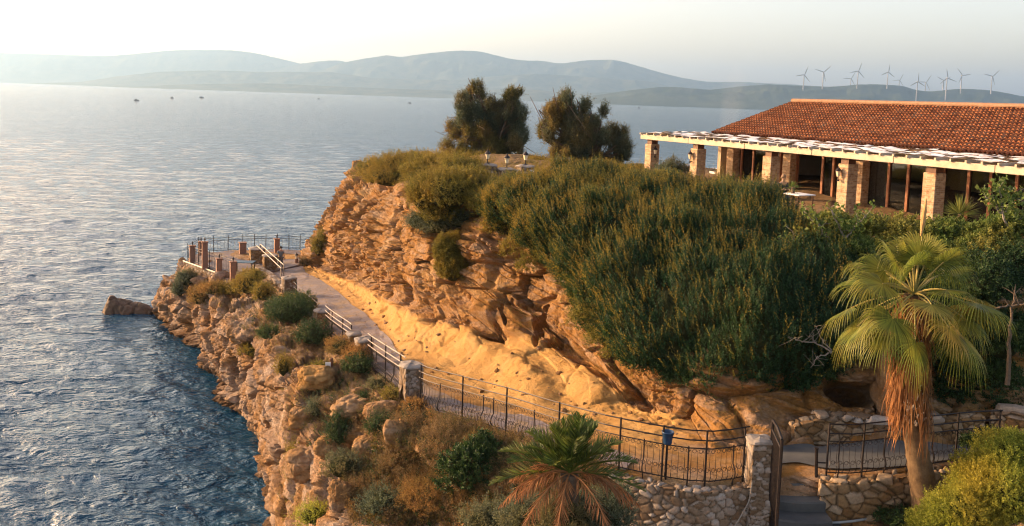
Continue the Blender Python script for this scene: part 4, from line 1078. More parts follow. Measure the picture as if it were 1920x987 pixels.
def hedge():
    rg = np.random.default_rng(11)
    n = 20000
    # area-weighted picks
    a = np.linalg.norm(np.cross(Hg[1:, :-1] - Hg[:-1, :-1], Hg[:-1, 1:] - Hg[:-1, :-1]), axis=2)
    p = a.ravel() / a.sum(); c = rg.choice(len(p), n, p=p); i, j = c // a.shape[1], c % a.shape[1]
    B = Hg[i, j] + rg.normal(0, .05, (n, 3)); Nq = HN[i, j]
    up = np.array([-.16, -.15, 1.0])
    keep = (fbm(B * 1.25, 3, 311) > -.20 - .25 * rg.random(n)); B = B[keep]; Nq = Nq[keep]; n = len(B)
    clump = fbm(B * 1.4, 3, 310)[:, None]
    A = nrm(Nq * (.6 + .8 * clump) + up + rg.normal(0, .24, (n, 3)))
    Ls = rg.uniform(.22, .70, n) * (1 + .9 * clump[:, 0])
    B = B - A * (Ls * .45)[:, None] + Nq * (.22 * clump)
    V, Q = sprigs(rg, B, A, Ls, 20, .095, .034, .62)
    # golden new growth, massed left and upward to put sunlight into the leaf colour
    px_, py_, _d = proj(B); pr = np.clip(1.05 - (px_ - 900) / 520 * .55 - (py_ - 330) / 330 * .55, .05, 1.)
    lit_shoot = (rg.random(n) < pr * .75)
    B3 = B[lit_shoot] + A[lit_shoot] * (Ls[lit_shoot] * .45)[:, None]; A3_ = nrm(A[lit_shoot] + rg.normal(0, .12, A[lit_shoot].shape))
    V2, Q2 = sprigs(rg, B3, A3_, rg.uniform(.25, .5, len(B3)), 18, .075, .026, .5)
    # long leggy shoots that break the outline
    nl = 900; c3 = rg.integers(0, n, nl); A4 = nrm(A[c3] + rg.normal(0, .22, (nl, 3)) + [-.1, 0, .2]); V3, Q3 = sprigs(rg, B[c3], A4, rg.uniform(.6, 1.15, nl), 34, .085, .028, .5)
    V2 = np.concatenate([V2, V3]); Q2 = np.concatenate([Q2, Q3 + len(Q2) * 4])
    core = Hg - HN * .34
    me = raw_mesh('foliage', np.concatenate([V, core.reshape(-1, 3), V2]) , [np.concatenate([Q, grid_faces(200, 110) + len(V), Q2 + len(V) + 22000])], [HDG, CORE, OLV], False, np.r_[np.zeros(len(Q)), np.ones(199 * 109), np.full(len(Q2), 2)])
    e = empty('hedge', (0, 0, 0), 'huge dark green feathery hedge spilling over the cliff before the restaurant', 'hedge')
    o = link('foliage', me, e)
    m_ = MB()
    for q in range(9):
        s = .7 + q; k_ = HC_[min(int(s), 9)]; b0 = k_[1] + np.array([.3, 1.5, -1.6]); t0 = k_[2] + np.array([0, .6, -.1])
        m_.tube([b0, (b0 + t0) / 2 + [.1, 0, .2], t0], [.09, .07, .03], 6)
    m_.build('stem', BARKD, e)
hedge()
# outer fringe of the hedge's left shoulder, sunlit yellow put into its leaf colour
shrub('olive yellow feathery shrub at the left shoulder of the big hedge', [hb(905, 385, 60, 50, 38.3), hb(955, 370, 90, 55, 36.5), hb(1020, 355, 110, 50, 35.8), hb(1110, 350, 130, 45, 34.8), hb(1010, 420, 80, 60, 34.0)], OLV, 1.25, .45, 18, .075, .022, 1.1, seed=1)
shrub('brown green scrub hanging below the left shoulder of the big hedge', [hb(930, 425, 60, 60, 36.6), hb(960, 470, 50, 60, 34.6), hb(985, 500, 40, 50, 33.8)], OLV, .7, .35, 14, .07, .02, .2, seed=2, core=False)
shrub('trailing olive tuft on the rock under the hedge middle', [hb(1090, 600, 60, 60, 28.9), hb(1125, 640, 70, 50, 28.1), hb(1160, 665, 60, 50, 27.4)], OLV, .8, .35, 14, .065, .02, -.2, seed=3, core=False)
shrub('dark trailing shrub hanging from the bottom edge of the hedge', [hb(1240, 690, 90, 40, 26.4), hb(1300, 712, 90, 40, 25.6), hb(1250, 712, 30, 40, 25.8)], DKG, .9, .35, 14, .07, .024, -.3, seed=4, core=False)
# headland cap
shrub('olive brown shrub patch on the far left tip of the cliff top', [hb(700, 322, 70, 50, sink=-.3), hb(745, 310, 100, 50, sink=-.3), hb(735, 332, 110, 50, sink=-.3), hb(795, 305, 90, 40, sink=-.3)], OLV, .8, .5, 14, .10, .03, .7, group='shrubs on the headland top', seed=5)
shrub('grey mauve shrub on the cliff lip right of the pale ledge', [hb(745, 345, 60, 36, 58), hb(700, 335, 40, 30, 62)], SIL, .6, .4, 12, .09, .03, .5, group='shrubs on the headland top', seed=6)
shrub('large round shrub with a golden top and dark foot above the hanging bush', [hb(815, 322, 120, 70, sink=-.5), hb(866, 322, 100, 70, sink=-.5), hb(840, 358, 130, 90, sink=-.5), hb(882, 352, 84, 76, sink=-.5), hb(800, 368, 76, 84, sink=-.5), hb(828, 398, 90, 60, sink=-.4)], OLV, 1.0, .5, 18, .095, .028, .9, group='shrubs on the headland top', seed=7)
shrub('dark twiggy scrub under the large round golden topped shrub', [hb(822, 425, 80, 40, sink=-.3), hb(785, 415, 56, 44, sink=-.3), hb(860, 412, 60, 40, sink=-.3)], SIL, .9, .4, 12, .07, .02, .1, seed=8)
shrub('golden pillow shaped bush hanging on the middle of the cliff', [hb(842, 468, 52, 70, sink=-.6), hb(850, 506, 52, 60, sink=-.6), hb(836, 490, 44, 90, sink=-.6)], OLV, 2.0, .22, 14, .06, .02, .6, seed=9)
shrub('small round brown bush on the cliff edge left of the pale ledge', [hb(661, 362, 32, 36, 68.5)], RUS, 1.2, .4, 12, .10, .03, .5, seed=10)
shrub('yellow green bush on the left brow of the cliff over the path end', [hb(598, 465, 34, 50, 69), hb(612, 445, 36, 30, 69.5)], OLV, 1.0, .4, 12, .10, .03, .5, seed=11)
shrub('low brown round bush at the end of the path', [hb(572, 495, 26, 20, 68)], DRY, 1.2, .3, 12, .09, .025, .5, seed=12)
shrub('low green brown brush along the foot of the two garden trees', [hb(860, 292, 60, 26, 63), hb(900, 298, 60, 24, 62), hb(1010, 305, 60, 24, 58), hb(1140, 316, 70, 22, 52), hb(1190, 322, 70, 24, 50), hb(1070, 312, 50, 22, 55)], OLV, .8, .35, 12, .08, .028, .8, seed=13)
shrub('rounded grey green bush between the first two pergola pillars', [hb(1262, 320, 60, 40, 47), hb(1240, 328, 40, 26, 46)], SIL, 1.0, .35, 12, .08, .026, .6, seed=14)
# ---------------------------------------------------------------- trees
def tree(label, clumps, D, base, mt, mt2, seed, group=None, lean=None):
    rg = np.random.default_rng(seed)
    b = np.array(base, float); e = empty('olive_tree', b, label, 'tree', group)
    Vs, Qs, n0, mi = [], [], 0, []
    cs = []
    for i, (px, py, r, kind) in enumerate(clumps):
        c = pD(px, py, D + rg.uniform(-1.0, 1.0)); rr = r * D / F; cs.append((c, rr))
        for q in range(6):
            cc = c + rg.normal(0, .60, 3) * rr; r3 = rr * rg.uniform(.30, .58)
            n = int(215 * (r3 / .5) ** 2 + 26)
            V, Q = clump_leaves(rg, cc, (r3 * .85, r3 * .85, r3 * 1.35), n, 14, .55, .13, .040, 1.0, .6, seed + i + q, -.9, .5)
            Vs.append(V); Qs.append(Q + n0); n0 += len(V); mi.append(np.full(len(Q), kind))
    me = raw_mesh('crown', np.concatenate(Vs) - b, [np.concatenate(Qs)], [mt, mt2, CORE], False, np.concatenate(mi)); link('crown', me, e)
    m_ = MB(); 
    hub = b + [0, 0, 1.0]
    for a in range(3):
        o_ = np.array([rg.uniform(-.5, .5), rg.uniform(-.3, .3), 0])
        m_.tube([b + o_ * .5 - [0, 0, .5], b + o_ + [0, 0, .6], hub + o_ * 1.6 + [0, 0, .6]], [.2, .15, .11], 7)
    for c, rr in cs:
        mid = (hub + c) / 2 + rg.normal(0, .2, 3)
        m_.tube([hub, mid, c, c + (c - mid) * .35], [.11, .075, .045, .02], 5)
        for z_ in range(3): m_.tube([mid, c + rg.normal(0, .5, 3) * rr, c + rg.normal(0, .9, 3) * rr], [.045, .03, .012], 4)
    m_.build('trunk', BARKD, e)
    return e
g = lambda px, py, D: pD(px, py, D)
b1_ = pD(925, 305, 65); b1_[2] = 13.6
SUN_OLV = foliage('sunlit_olive_leaf', (.13, .125, .04), (.21, .18, .055), (.27, .17, .05), .45, .6, .6)  # sunlight on the trees' left sides put into this golden leaf colour
tree('left garden tree with spiky tops, its left side coloured as if sunlit, its right dark',
     [(880, 185, 20, 0), (893, 205, 24, 0), (870, 215, 18, 0), (862, 238, 18, 1), (852, 255, 12, 1), (900, 235, 30, 0), (880, 262, 28, 1), (925, 215, 20, 0), (930, 240, 30, 0), (957, 185, 15, 1), (966, 176, 10, 1), (958, 205, 18, 0), (960, 230, 24, 0), (945, 262, 32, 0), (970, 262, 24, 0), (975, 280, 20, 0), (905, 280, 26, 1), (872, 285, 18, 1), (930, 290, 20, 1), (888, 166, 9, 1)], 65, b1_, SIL, SUN_OLV, 21, 'garden trees on the headland')
b2_ = pD(1090, 322, 57); b2_[2] = 13.6
tree('right garden tree, rounder and darker with a bluish right side',
     [(1045, 200, 18, 1), (1065, 198, 20, 0), (1030, 222, 20, 1), (1085, 208, 22, 0), (1105, 222, 22, 0), (1060, 230, 28, 0), (1030, 250, 22, 0), (1015, 245, 12, 1), (1095, 250, 32, 0), (1125, 240, 20, 0), (1140, 262, 22, 0), (1160, 278, 18, 0), (1170, 292, 14, 0), (1060, 265, 26, 0), (1120, 282, 26, 0), (1085, 290, 24, 0), (1045, 288, 18, 1), (1120, 304, 18, 1), (1150, 298, 16, 0)], 57, b2_, SIL, SUN_OLV, 22, 'garden trees on the headland')

# ---------------------------------------------------------------- shrubs on the sea side of the walk
def sh(label, px, py, w2, h2, mt, seed, Ls=.28, k=12, lL=.06, lW=.02, up=.5, dens=1.0, extra=(), group=None, core=True):
    bl = [hb(px, py, w2, h2)] + [hb(*x) for x in extra]
    sc = max(1.0, bl[0][0][1] / 32)
    return shrub(label, bl, mt, dens, Ls * sc ** .5, k, lL * sc ** .6, lW * sc ** .6, up, group, seed=seed, core=core)
G1 = 'shrubs on the seaward rocks'
sh('grey green bush on the outermost left rock', 348, 525, 44, 40, SIL, 31, group=G1, extra=((335, 545, 30, 36),))
sh('orange dry bush below the left terrace wall', 378, 560, 60, 54, RUS, 32, group=G1, extra=((400, 545, 50, 30),))
sh('olive tuft under the near corner of the terrace', 430, 545, 60, 24, OLV, 33, group=G1)
sh('round olive bush just below the terrace stair wall', 462, 538, 56, 50, OLV, 34, group=G1, extra=((470, 520, 50, 30),))
sh('round dark topped bush right of the terrace stair wall bush', 492, 552, 44, 46, OLV, 35, group=G1)
sh('large dark olive bush on the slope below the second stone pillar', 540, 590, 90, 62, DKG, 36, group=G1, extra=((560, 575, 60, 50), (520, 578, 50, 36)), up=.9)
sh('golden tips bush on top of the large dark bush', 552, 572, 80, 34, OLV, 136, group=G1)
sh('round dark bush beneath the reddish stone pillar', 585, 632, 66, 56, DKG, 37, group=G1)
sh('small dark green bush on the bare pink slope', 503, 628, 46, 34, DKG, 38, group=G1)
sh('orange and green bush in front of the fat stone pillar', 640, 655, 70, 46, RUS, 39, group=G1, extra=((668, 672, 60, 44),))
sh('dark green foot of the orange bush by the little notice post', 672, 690, 66, 46, DKG, 40, group=G1)
sh('low dark bush at the foot of the fence left of the tall pillar', 706, 724, 46, 28, SIL, 41, group=G1)
sh('golden tuft left of the little notice post', 598, 690, 40, 20, OLV, 42, group=G1)
sh('green tuft on the flat boulder', 680, 750, 30, 24, DKG, 43, Ls=.2, group=G1)
sh('golden green tuft at the foot of the tallest pillar', 735, 745, 46, 34, OLV, 44, Ls=.24, group=G1)
sh('orange tuft right of the flat boulder', 775, 765, 50, 34, RUS, 45, Ls=.24, group=G1)
sh('dark bush in the crevice between the boulders', 712, 800, 62, 44, DKG, 46, group=G1)
sh('dark round bush at the cliff edge left of the boulders', 592, 770, 46, 40, SIL, 47, group=G1)
sh('deep dark bush filling the hollow under the flat boulder', 632, 815, 60, 80, DKG, 48, group=G1)
sh('mustard bush clinging to the cliff edge above the water', 530, 690, 34, 50, OLV, 49, group=G1)
sh('small olive bush lower on the cliff edge', 556, 855, 46, 50, OLV, 50, group=G1)
sh('grey brown bush on the lower slope', 640, 880, 90, 60, SIL, 51, group=G1, dens=.8)
sh('fresh yellow green plant at the bottom of the cliff', 585, 972, 80, 44, FRS, 52, group=G1)
sh('leafy dark green bush left of the feather palm', 885, 885, 110, 90, DKG, 53, lL=.09, lW=.05, group=G1, extra=((850, 905, 60, 50), (905, 850, 70, 60)), dens=1.2)
sh('rust brown dead bush left of the feather palm base', 800, 940, 120, 70, RUS, 54, lW=.012, core=False, group=G1)
sh('pale dry bush in the middle of the scrub slope', 760, 870, 110, 60, DRY, 55, lW=.012, group=G1, core=False)
sh('dry brown bush under the long fence', 840, 815, 100, 46, DRY, 56, lW=.012, group=G1, core=False)
sh('dull green bush at the bottom centre of the scrub slope', 715, 950, 90, 60, SIL, 57, group=G1)
sh('dry golden bush beside the bare fence foot', 900, 830, 70, 30, RUS, 58, lW=.012, group=G1, core=False)
sh('small yellow bush on the sea cliff under the pink slab', 470, 660, 40, 30, OLV, 59, group=G1)

# dry ground cover nobody could count
def cover(name, label, regions, mt, seed, Ls, k, lL, lW, up=.8, spread=.8):
    rg = np.random.default_rng(seed); B, A = [], []
    for poly, n in regions:
        poly = np.array(poly, float); x0, y0 = poly.min(0); x1, y1 = poly.max(0); c = 0
        while c < n:
            x, y = rg.uniform(x0, x1), rg.uniform(y0, y1)
            ins = False; j = len(poly) - 1
            for i in range(len(poly)):
                if (poly[i, 1] > y) != (poly[j, 1] > y) and x < (poly[j, 0] - poly[i, 0]) * (y - poly[i, 1]) / (poly[j, 1] - poly[i, 1]) + poly[i, 0]: ins = not ins
                j = i
            if not ins: continue
            p, nn = hit(x, y); c += 1
            if fbm(np.array([p * .8]), 3, seed)[0] < -.22 + .25 * rg.random() - .1: continue
            B.append(p + rg.normal(0, .04, 3)); A.append(nn * .4 + np.array([0, 0, up]) + rg.normal(0, .35, 3))
    B = np.array(B); A = nrm(np.array(A)); L_ = Ls * rg.uniform(.5, 1.4, len(B)) * np.maximum(1, B[:, 1] / 34) ** .5
    V, Q = sprigs(rg, B, A, L_, k, lL, lW, spread)
    org = B.mean(0); me = raw_mesh(name, V - org, [Q], [mt]); o = link(name, me); o.location = [float(x) for x in org]; tag(o, label, kind='stuff')
slope = [(700, 790), (800, 775), (960, 815), (1040, 850), (1170, 900), (1170, 987), (660, 987), (640, 900), (700, 850)]
cover('dry_scrub', 'dry brown scrub covering the slope below the fence', [(slope, 7500), ([(560, 700), (700, 700), (770, 760), (700, 830), (560, 800)], 420), ([(350, 530), (540, 545), (700, 700), (560, 690), (430, 610)], 650)], DRY, 71, .36, 14, .13, .020)
cover('green_scrub', 'green weeds mixed into the dry slope', [(slope, 2600), ([(560, 700), (700, 700), (770, 760), (700, 830), (540, 820), (540, 900), (620, 960), (520, 980)], 420), ([(350, 530), (540, 545), (700, 700), (560, 690), (430, 610)], 420)], OLV, 72, .24, 12, .07, .02)
cover('rusty_scrub', 'rusty dead brush on the slope', [(slope, 3000), ([(350, 540), (540, 545), (640, 640), (520, 650), (420, 600)], 320)], RUS, 73, .32, 12, .12, .022)
cover('dark_scrub', 'dark grey green scrub in the hollows of the slope', [(slope, 1500), ([(560, 700), (700, 700), (770, 760), (700, 830), (560, 840)], 160), ([(350, 530), (540, 545), (620, 640), (480, 650)], 160)], DKG, 76, .34, 14, .10, .034)
cover('grass', 'dry grass on the plateau and cliff brow', [([(690, 330), (760, 300), (1000, 320), (1180, 325), (1100, 345), (880, 350), (770, 370)], 1500), ([(850, 296), (1060, 302), (1200, 320), (1060, 345), (880, 340)], 2200), ([(1480, 400), (1920, 430), (1920, 520), (1560, 480)], 900)], OLV, 74, .3, 12, .10, .02)
cover('cliff_weeds', 'small olive weeds growing in the cracks of the cliff face', [([(640, 400), (880, 440), (1050, 640), (1250, 720), (1450, 760), (1400, 790), (1100, 700), (880, 590), (620, 480)], 330), ([(520, 700), (560, 700), (560, 960), (520, 960)], 260)], OLV, 75, .16, 9, .06, .018)

# ---------------------------------------------------------------- right side greenery
shrub('dark green bush mass overhanging the path behind the fan palm', [hb(1850, 540, 130, 120, 25.2), hb(1800, 600, 110, 110, 25.0), hb(1890, 640, 120, 120, 24.8), hb(1900, 520, 80, 120, 25.6), hb(1760, 560, 110, 90, 26), hb(1870, 710, 100, 70, 24.9), hb(1800, 690, 80, 70, 25.2), hb(1700, 600, 90, 90, 26)], DKG, 1.0, .35, 15, .09, .035, .1, seed=81)
shrub('sunlit yellow green bushes along the terrace edge behind the fan palm', [hb(1700, 440, 110, 50, 28.6), hb(1640, 430, 80, 40, 29), hb(1780, 440, 90, 44, 27.8), hb(1870, 450, 110, 60, 27), hb(1600, 440, 60, 40, 29), hb(1900, 430, 70, 50, 27)], FIG, 1.0, .3, 12, .10, .06, .6, seed=82)
shrub('glossy green leaves among the grey fig branches', [hb(1520, 435, 60, 40, 29.2), hb(1560, 420, 70, 36, 29.2), hb(1500, 420, 30, 30, 29.6)], FIG, .75, .3, 10, .11, .07, .6, seed=83, core=False)
shrub('bright yellow green bush filling the bottom right corner', [hb(1890, 950, 190, 140, 19.4), hb(1815, 975, 150, 110, 19.3), hb(1915, 875, 140, 120, 20.2), hb(1770, 995, 110, 70, 19.8), hb(1850, 900, 110, 90, 20.3)], FRS, 1.8, .18, 10, .05, .022, .8, seed=84)
shrub('dark low weed at the foot of the short wall end', [hb(1850, 835, 80, 30, 22.0), hb(1880, 845, 60, 30, 21.6)], DKG, 1.2, .25, 12, .07, .03, .6, seed=85)
sh('dark weed growing out of the big stone retaining wall', 1570, 935, 34, 28, DKG, 86, Ls=.16, core=False)
sh('second dark weed hanging on the big stone retaining wall', 1684, 930, 34, 28, DKG, 87, Ls=.16, core=False)
sh('low green weeds at the foot of the fan palm', 1690, 975, 110, 30, DKG, 88, Ls=.2)
def dead_tuft(label, px, py, D, L_, n, seed, az=0, sp=.8):
    rg = np.random.default_rng(seed); c = pD(px, py, D); m_ = MB()
    for i in range(n):
        d = unit([az + rg.normal(0, sp), -.2 + rg.normal(0, .3), rg.uniform(.2, 1.1)]); l = L_ * rg.uniform(.5, 1.1)
        m_.tube([c, c + d * l * .6, c + d * l + [0, 0, -.12 * l]], [.006, .004, .002], 3, False)
    o = m_.build('dry_grass', DRY); tag(o, label, 'grass tuft'); return o
dead_tuft('spray of thin dry stalks in front of the short wall end', 1908, 830, 21.4, .75, 60, 1, -.5)
dead_tuft('thin dead twigs lying against the fan palm foot', 1770, 940, 21.2, .6, 34, 2, -.6)
def branches(label, name, root, tips, D, r0, seed, mt=BARK, leafmat=None, nleaf=0, cat='tree', lL=.16, lW=.11, group=None):
    """bare branch system through picture points; leaves near the tips"""
    rg = np.random.default_rng(seed); b = np.array(root, float); e = empty(name, b, label, cat, group); m_ = MB(); pts_all = []
    for path in tips:
        P_ = [np.array(b)] if path[0] == 'r' else []
        P_ += [pD(x, y, D + dd) for x, y, dd in path[1:]]
        P_ = np.array(P_); t = np.linspace(0, 1, 14); 
        i = np.linspace(0, len(P_) - 1, len(P_)); Q_ = cr(P_, np.linspace(0, len(P_) - 1, 14)); Q_ += rg.normal(0, .02, Q_.shape)
        m_.tube(Q_, np.linspace(r0 if path[0] == 'r' else r0 * .5, r0 * .15, 14), 5)
        pts_all.append(Q_[7:])
        for q in range(7):
            s0 = Q_[rg.integers(4, 13)]; d = unit(rg.normal(size=3) + [0, 0, .5]); l = rg.uniform(.2, .5)
            m_.tube([s0, s0 + d * l * .5 + rg.normal(0, .03, 3), s0 + d * l], [r0 * .22, r0 * .15, r0 * .08], 4); pts_all.append(np.array([s0 + d * l, s0 + d * l * .8]))
    m_.build('trunk' if cat == 'tree' else 'stem', mt, e)
    if leafmat:
        Pq = np.concatenate(pts_all); c = Pq[rg.integers(0, len(Pq), nleaf)] + rg.normal(0, .09, (nleaf, 3)); d = nrm(rg.normal(size=(nleaf, 3)) + [0, 0, -.1]); s_ = nrm(np.cross(d, rg.normal(size=(nleaf, 3))))
        V, Q = leaf_quads(c, d, s_, lL * rg.uniform(.6, 1.2, nleaf), lW * rg.uniform(.6, 1.2, nleaf))
        link('crown', raw_mesh('crown', V - b, [Q], [leafmat]), e)
branches('fig tree with bare grey branches and a few leaves right of the hedge', 'fig_tree', pD(1640, 560, 27.3),
         [('r', (1600, 500, 0), (1560, 470, .3), (1510, 450, .5), (1475, 425, .6)), ('r', (1590, 490, 0), (1550, 440, .2), (1520, 410, .4), (1505, 395, .5)), ('r', (1600, 480, 0), (1580, 440, .2), (1560, 400, .3), (1552, 385, .3)),
          ('b', (1560, 470, .3), (1530, 480, .2), (1490, 455, .2), (1470, 450, .3)), ('b', (1580, 460, 0), (1600, 430, .2), (1625, 405, .3)), ('b', (1550, 450, .2), (1535, 420, .2), (1528, 400, .2))], 28, .06, 5, BARK, FIG, 620)
branches('pale forked fig branches with yellow leaves before the far right windows', 'fig_tree', pD(1910, 520, 26.5),
         [('r', (1895, 450, 0), (1882, 405, 0), (1878, 370, 0), (1872, 350, 0)), ('b', (1885, 408, 0), (1862, 385, 0), (1848, 372, 0)), ('b', (1883, 400, 0), (1895, 378, 0), (1903, 368, 0)), ('r', (1900, 440, 0), (1920, 400, 0), (1935, 380, 0))], 26.8, .055, 6, BARK, FIG, 420)
branches('bare dead twigs sticking out under the hedge left of the fan palm', 'dead_bush', pD(1560, 660, 24.4),
         [('r', (1530, 645, 0), (1500, 640, -.2), (1480, 632, -.2)), ('r', (1535, 670, 0), (1520, 690, -.2)), ('b', (1530, 645, 0), (1515, 625, 0)), ('r', (1545, 640, 0), (1530, 610, -.2))], 24.3, .025, 8, BARK, None, 0, cat='bush')
branches('thick grey branch leaning out of the dark bushes at the right edge', 'dead_tree', pD(1890, 720, 24.2),
         [('r', (1893, 640, 0), (1897, 580, 0), (1905, 535, .2)), ('b', (1865, 580, -.3), (1900, 572, -.2), (1940, 560, 0))], 24.2, .07, 9, BARKD)
def spiky(label, px, py, D, n, L_, wd, seed, name='yucca'):
    rg = np.random.default_rng(seed); c = pD(px, py, D); C_ = np.repeat(c[None], n, 0)
    d = nrm(rg.normal(size=(n, 3)) * [1, 1, .75] + [0, 0, .45]); s_ = nrm(np.cross(d, [0, 0, 1.]))
    e = empty(name, c - [0, 0, .8], label, 'plant')
    V, Q = leaf_quads(C_ + d * .05, d, s_, L_ * rg.uniform(.75, 1.1, n), np.full(n, wd))
    link('crown', raw_mesh('crown', V - np.array(e.location), [Q], [FIG]), e)
    MB().tube([c - [0, 0, .9], c], [.09, .07], 7).build('trunk', BARKD, e)
spiky('spiky green yucca head in front of the rightmost full pillar', 1800, 402, 28.4, 170, .62, .035, 4)

shrub('low golden brush on the plateau before the garden rail', [hb(900, 358, 80, 30, 43), hb(960, 356, 80, 26, 41), hb(1035, 348, 100, 26, 41), hb(1110, 342, 110, 28, 41), hb(1190, 340, 110, 28, 40), hb(1250, 340, 80, 30, 38)], OLV, 1.1, .35, 14, .08, .028, 1.0, seed=91)
shrub('dark ivy like growth hanging beside the cave under the hedge', [hb(1600, 650, 130, 90, 25.0), hb(1700, 640, 120, 100, 25.2), hb(1760, 650, 110, 90, 24.9), hb(1650, 600, 130, 90, 25.4), hb(1530, 700, 90, 40, 24.9)], DKG, .9, .35, 14, .09, .035, -.1, seed=92)
shrub('dark undergrowth around the feather palm foot', [hb(1000, 990, 150, 90, 18.9), hb(1120, 990, 150, 110, 18.6), hb(920, 985, 120, 70, 20.5), hb(1060, 985, 120, 100, 18.2), hb(1150, 950, 90, 80, 19.6)], SIL, 1.0, .3, 12, .08, .025, .4, seed=93)
shrub('bush filling the gap above the curved wall at the right edge', [hb(1800, 745, 110, 70, 25.3), hb(1880, 760, 90, 60, 25.0), hb(1740, 735, 80, 60, 25.5)], DKG, .9, .35, 14, .09, .035, .1, seed=94)
shrub('green brush on the slope between the terrace edge and the fan palm', [hb(1620, 480, 120, 70, 28), hb(1700, 490, 120, 80, 27.6), hb(1780, 490, 120, 80, 27), hb(1860, 490, 120, 80, 26.4)], FIG, .8, .3, 13, .10, .05, .4, seed=95)
# ---------------------------------------------------------------- fan palm
def strip(m_, P_, wd, sd):
    n = len(P_); V = np.empty((n, 3, 3)); wv = wd[:, None]; fold = np.array([0, 0, -1.]) * .35
    V[:, 0] = P_ - sd * wv / 2; V[:, 1] = P_ + fold * wv * .5; V[:, 2] = P_ + sd * wv / 2
    m_.add(V.reshape(-1, 3), grid_faces(n, 3))
FANG = foliage('fan_palm_green', (.09, .125, .02), (.17, .20, .03), (.25, .22, .035), .45, .4, 1.2)
FANY = foliage('fan_palm_yellowing', (.20, .19, .035), (.29, .25, .05), (.33, .22, .05), .45, .45, 1.2)
FAND = foliage('dead_palm_fibre', (.30, .12, .04), (.44, .21, .075), (.20, .085, .035), .35, .8, 2.5)
PETI = noisy('palm_petiole', (.22, .20, .05), (.30, .22, .07), 6, .5, .2)
def fan_palm():
    rg = np.random.default_rng(8)
    b = pD(1743, 962, 21.2); top = pD(1714, 552, 21.0)
    e = empty('fan_palm', b, 'tall fan palm with a shaggy skirt of dead orange leaves on its trunk', 'palm tree')
    # trunk
    t = np.linspace(0, 1, 46); P_ = b + (top - b) * t[:, None]; P_[:, 0] += -.22 * np.sin(t * math.pi) - .12 * t * (1 - t); P_[0, 2] -= .3
    r = .245 + .19 * np.exp(-t * 7) - .03 * t; r = r * (1 + .035 * np.sin(t * 150) + .02 * rg.normal(size=46))
    TR = noisy('palm_trunk', (.10, .06, .03), (.20, .13, .07), 5, .9, .9, 30, .03)
    m_ = MB(); m_.tube(P_, r, 18); m_.build('trunk', TR, e, smooth=True)
    # old leaf bases, whitish cut ends
    bs = MB(); WB = noisy('cut_leaf_base', (.55, .42, .30), (.75, .66, .55), 10, .8, .3)
    for i in range(110):
        f = .42 + .5 * rg.random(); a = rg.uniform(-.6, .75) + math.pi * 1.38; c = b + (top - b) * f; c[0] += -.22 * math.sin(f * math.pi)
        d = np.array([math.cos(a), math.sin(a), .0]); q = c + d * .30
        bs.tube([q, q + d * .10 + [0, 0, .10]], [.035, .012], 4)
    bs.build('leaf_base', WB, e)
    # skirt of dead leaves
    for part in range(3):
        m_ = MB()
        for i in range(400):
            f = [.56, .76, .92][part] + rg.uniform(-.10, .08); c = b + (top - b) * f; c[0] += -.22 * math.sin(f * math.pi)
            a = rg.uniform(0, 2 * math.pi); d = np.array([math.cos(a), math.sin(a), 0]); sd = np.array([-d[1], d[0], 0])
            if part == 0 and math.cos(a - 4.35) > .75 and rg.random() < .8: continue
            l = rg.uniform(.35, 1.35) * [.9, 1.1, 1.0][part]; fl = rg.uniform(.02, .26)
            u = np.linspace(0, 1, 5); Q_ = c + d * (.28 + fl * np.sin(u * 2.0))[:, None] + sd * (rg.normal(0, .14) * u)[:, None] + np.array([0, 0, -1.]) * (l * u)[:, None]
            strip(m_, Q_, .045 * (1 - u) ** .5 * rg.uniform(.4, 1.2) + .004, sd)
        m_.build('dead_frond_skirt', FAND, e)
    # live leaves
    def leaf(az, el, mt, sz=1.0, pet=1.0):
        d = np.array([math.cos(az) * math.cos(el), math.sin(az) * math.cos(el), math.sin(el)])
        u = np.linspace(0, 1, 9); Q_ = top + d * (pet * u)[:, None] + np.array([0, 0, -.30 * pet]) * (u ** 2)[:, None] * math.cos(el)
        pm = MB(); pm.tube(Q_, np.linspace(.030, .014, 9), 5)
        tg = unit(Q_[-1] - Q_[-2]); sd = unit(np.cross(tg, [0, 0, 1.])); nn = np.cross(sd, tg)
        roll = rg.normal(0, .45); sd2 = sd * math.cos(roll) + nn * math.sin(roll); nn = np.cross(sd2, tg)
        m_ = MB(); ns_ = 44; span = R(125)
        for i in range(ns_):
            ph = -span + 2 * span * (i + .5) / ns_; L_ = sz * (1.05 - .28 * (abs(ph) / span) ** 2) * rg.uniform(.94, 1.05)
            dr = tg * math.cos(ph) + sd2 * math.sin(ph); s2 = unit(np.cross(dr, nn))
            rr_ = np.linspace(.03, 1, 11); q0 = Q_[-1] + dr * (L_ * rr_)[:, None] - nn * (.13 * L_ * rr_ ** 2 * (.3 + abs(math.sin(ph))))[:, None]
            dp = np.clip((rr_ - .55) / .45, 0, 1); amt = rg.uniform(.18, .52) * L_
            q0 = q0 + np.array([0, 0, -1.]) * (amt * dp ** 1.6)[:, None] - dr * (.13 * L_ * dp ** 2)[:, None]
            wd = L_ * rr_ * (2 * span / ns_) * .98; wd = np.where(rr_ > .4, wd[4] * (1 - (rr_ - .4) / .62) ** .8 + .003, wd)
            strip(m_, q0, wd, s2)
        f_ = m_.build('frond', mt, e); pm.build('petiole', PETI, f_)
    n = 0
    golden = 2.39996
    for i in range(36):
        az = i * golden; f = (i + .5) / 36; el = R(80) - R(118) * f ** .9 + rg.normal(0, .12)
        mt = FANG if rg.random() < (.85 if f < .75 else .55) else FANY
        leaf(az, el, mt, rg.uniform(.72, .98), rg.uniform(.85, 1.2) * (.85 + .45 * math.sin(f * 2.6)))
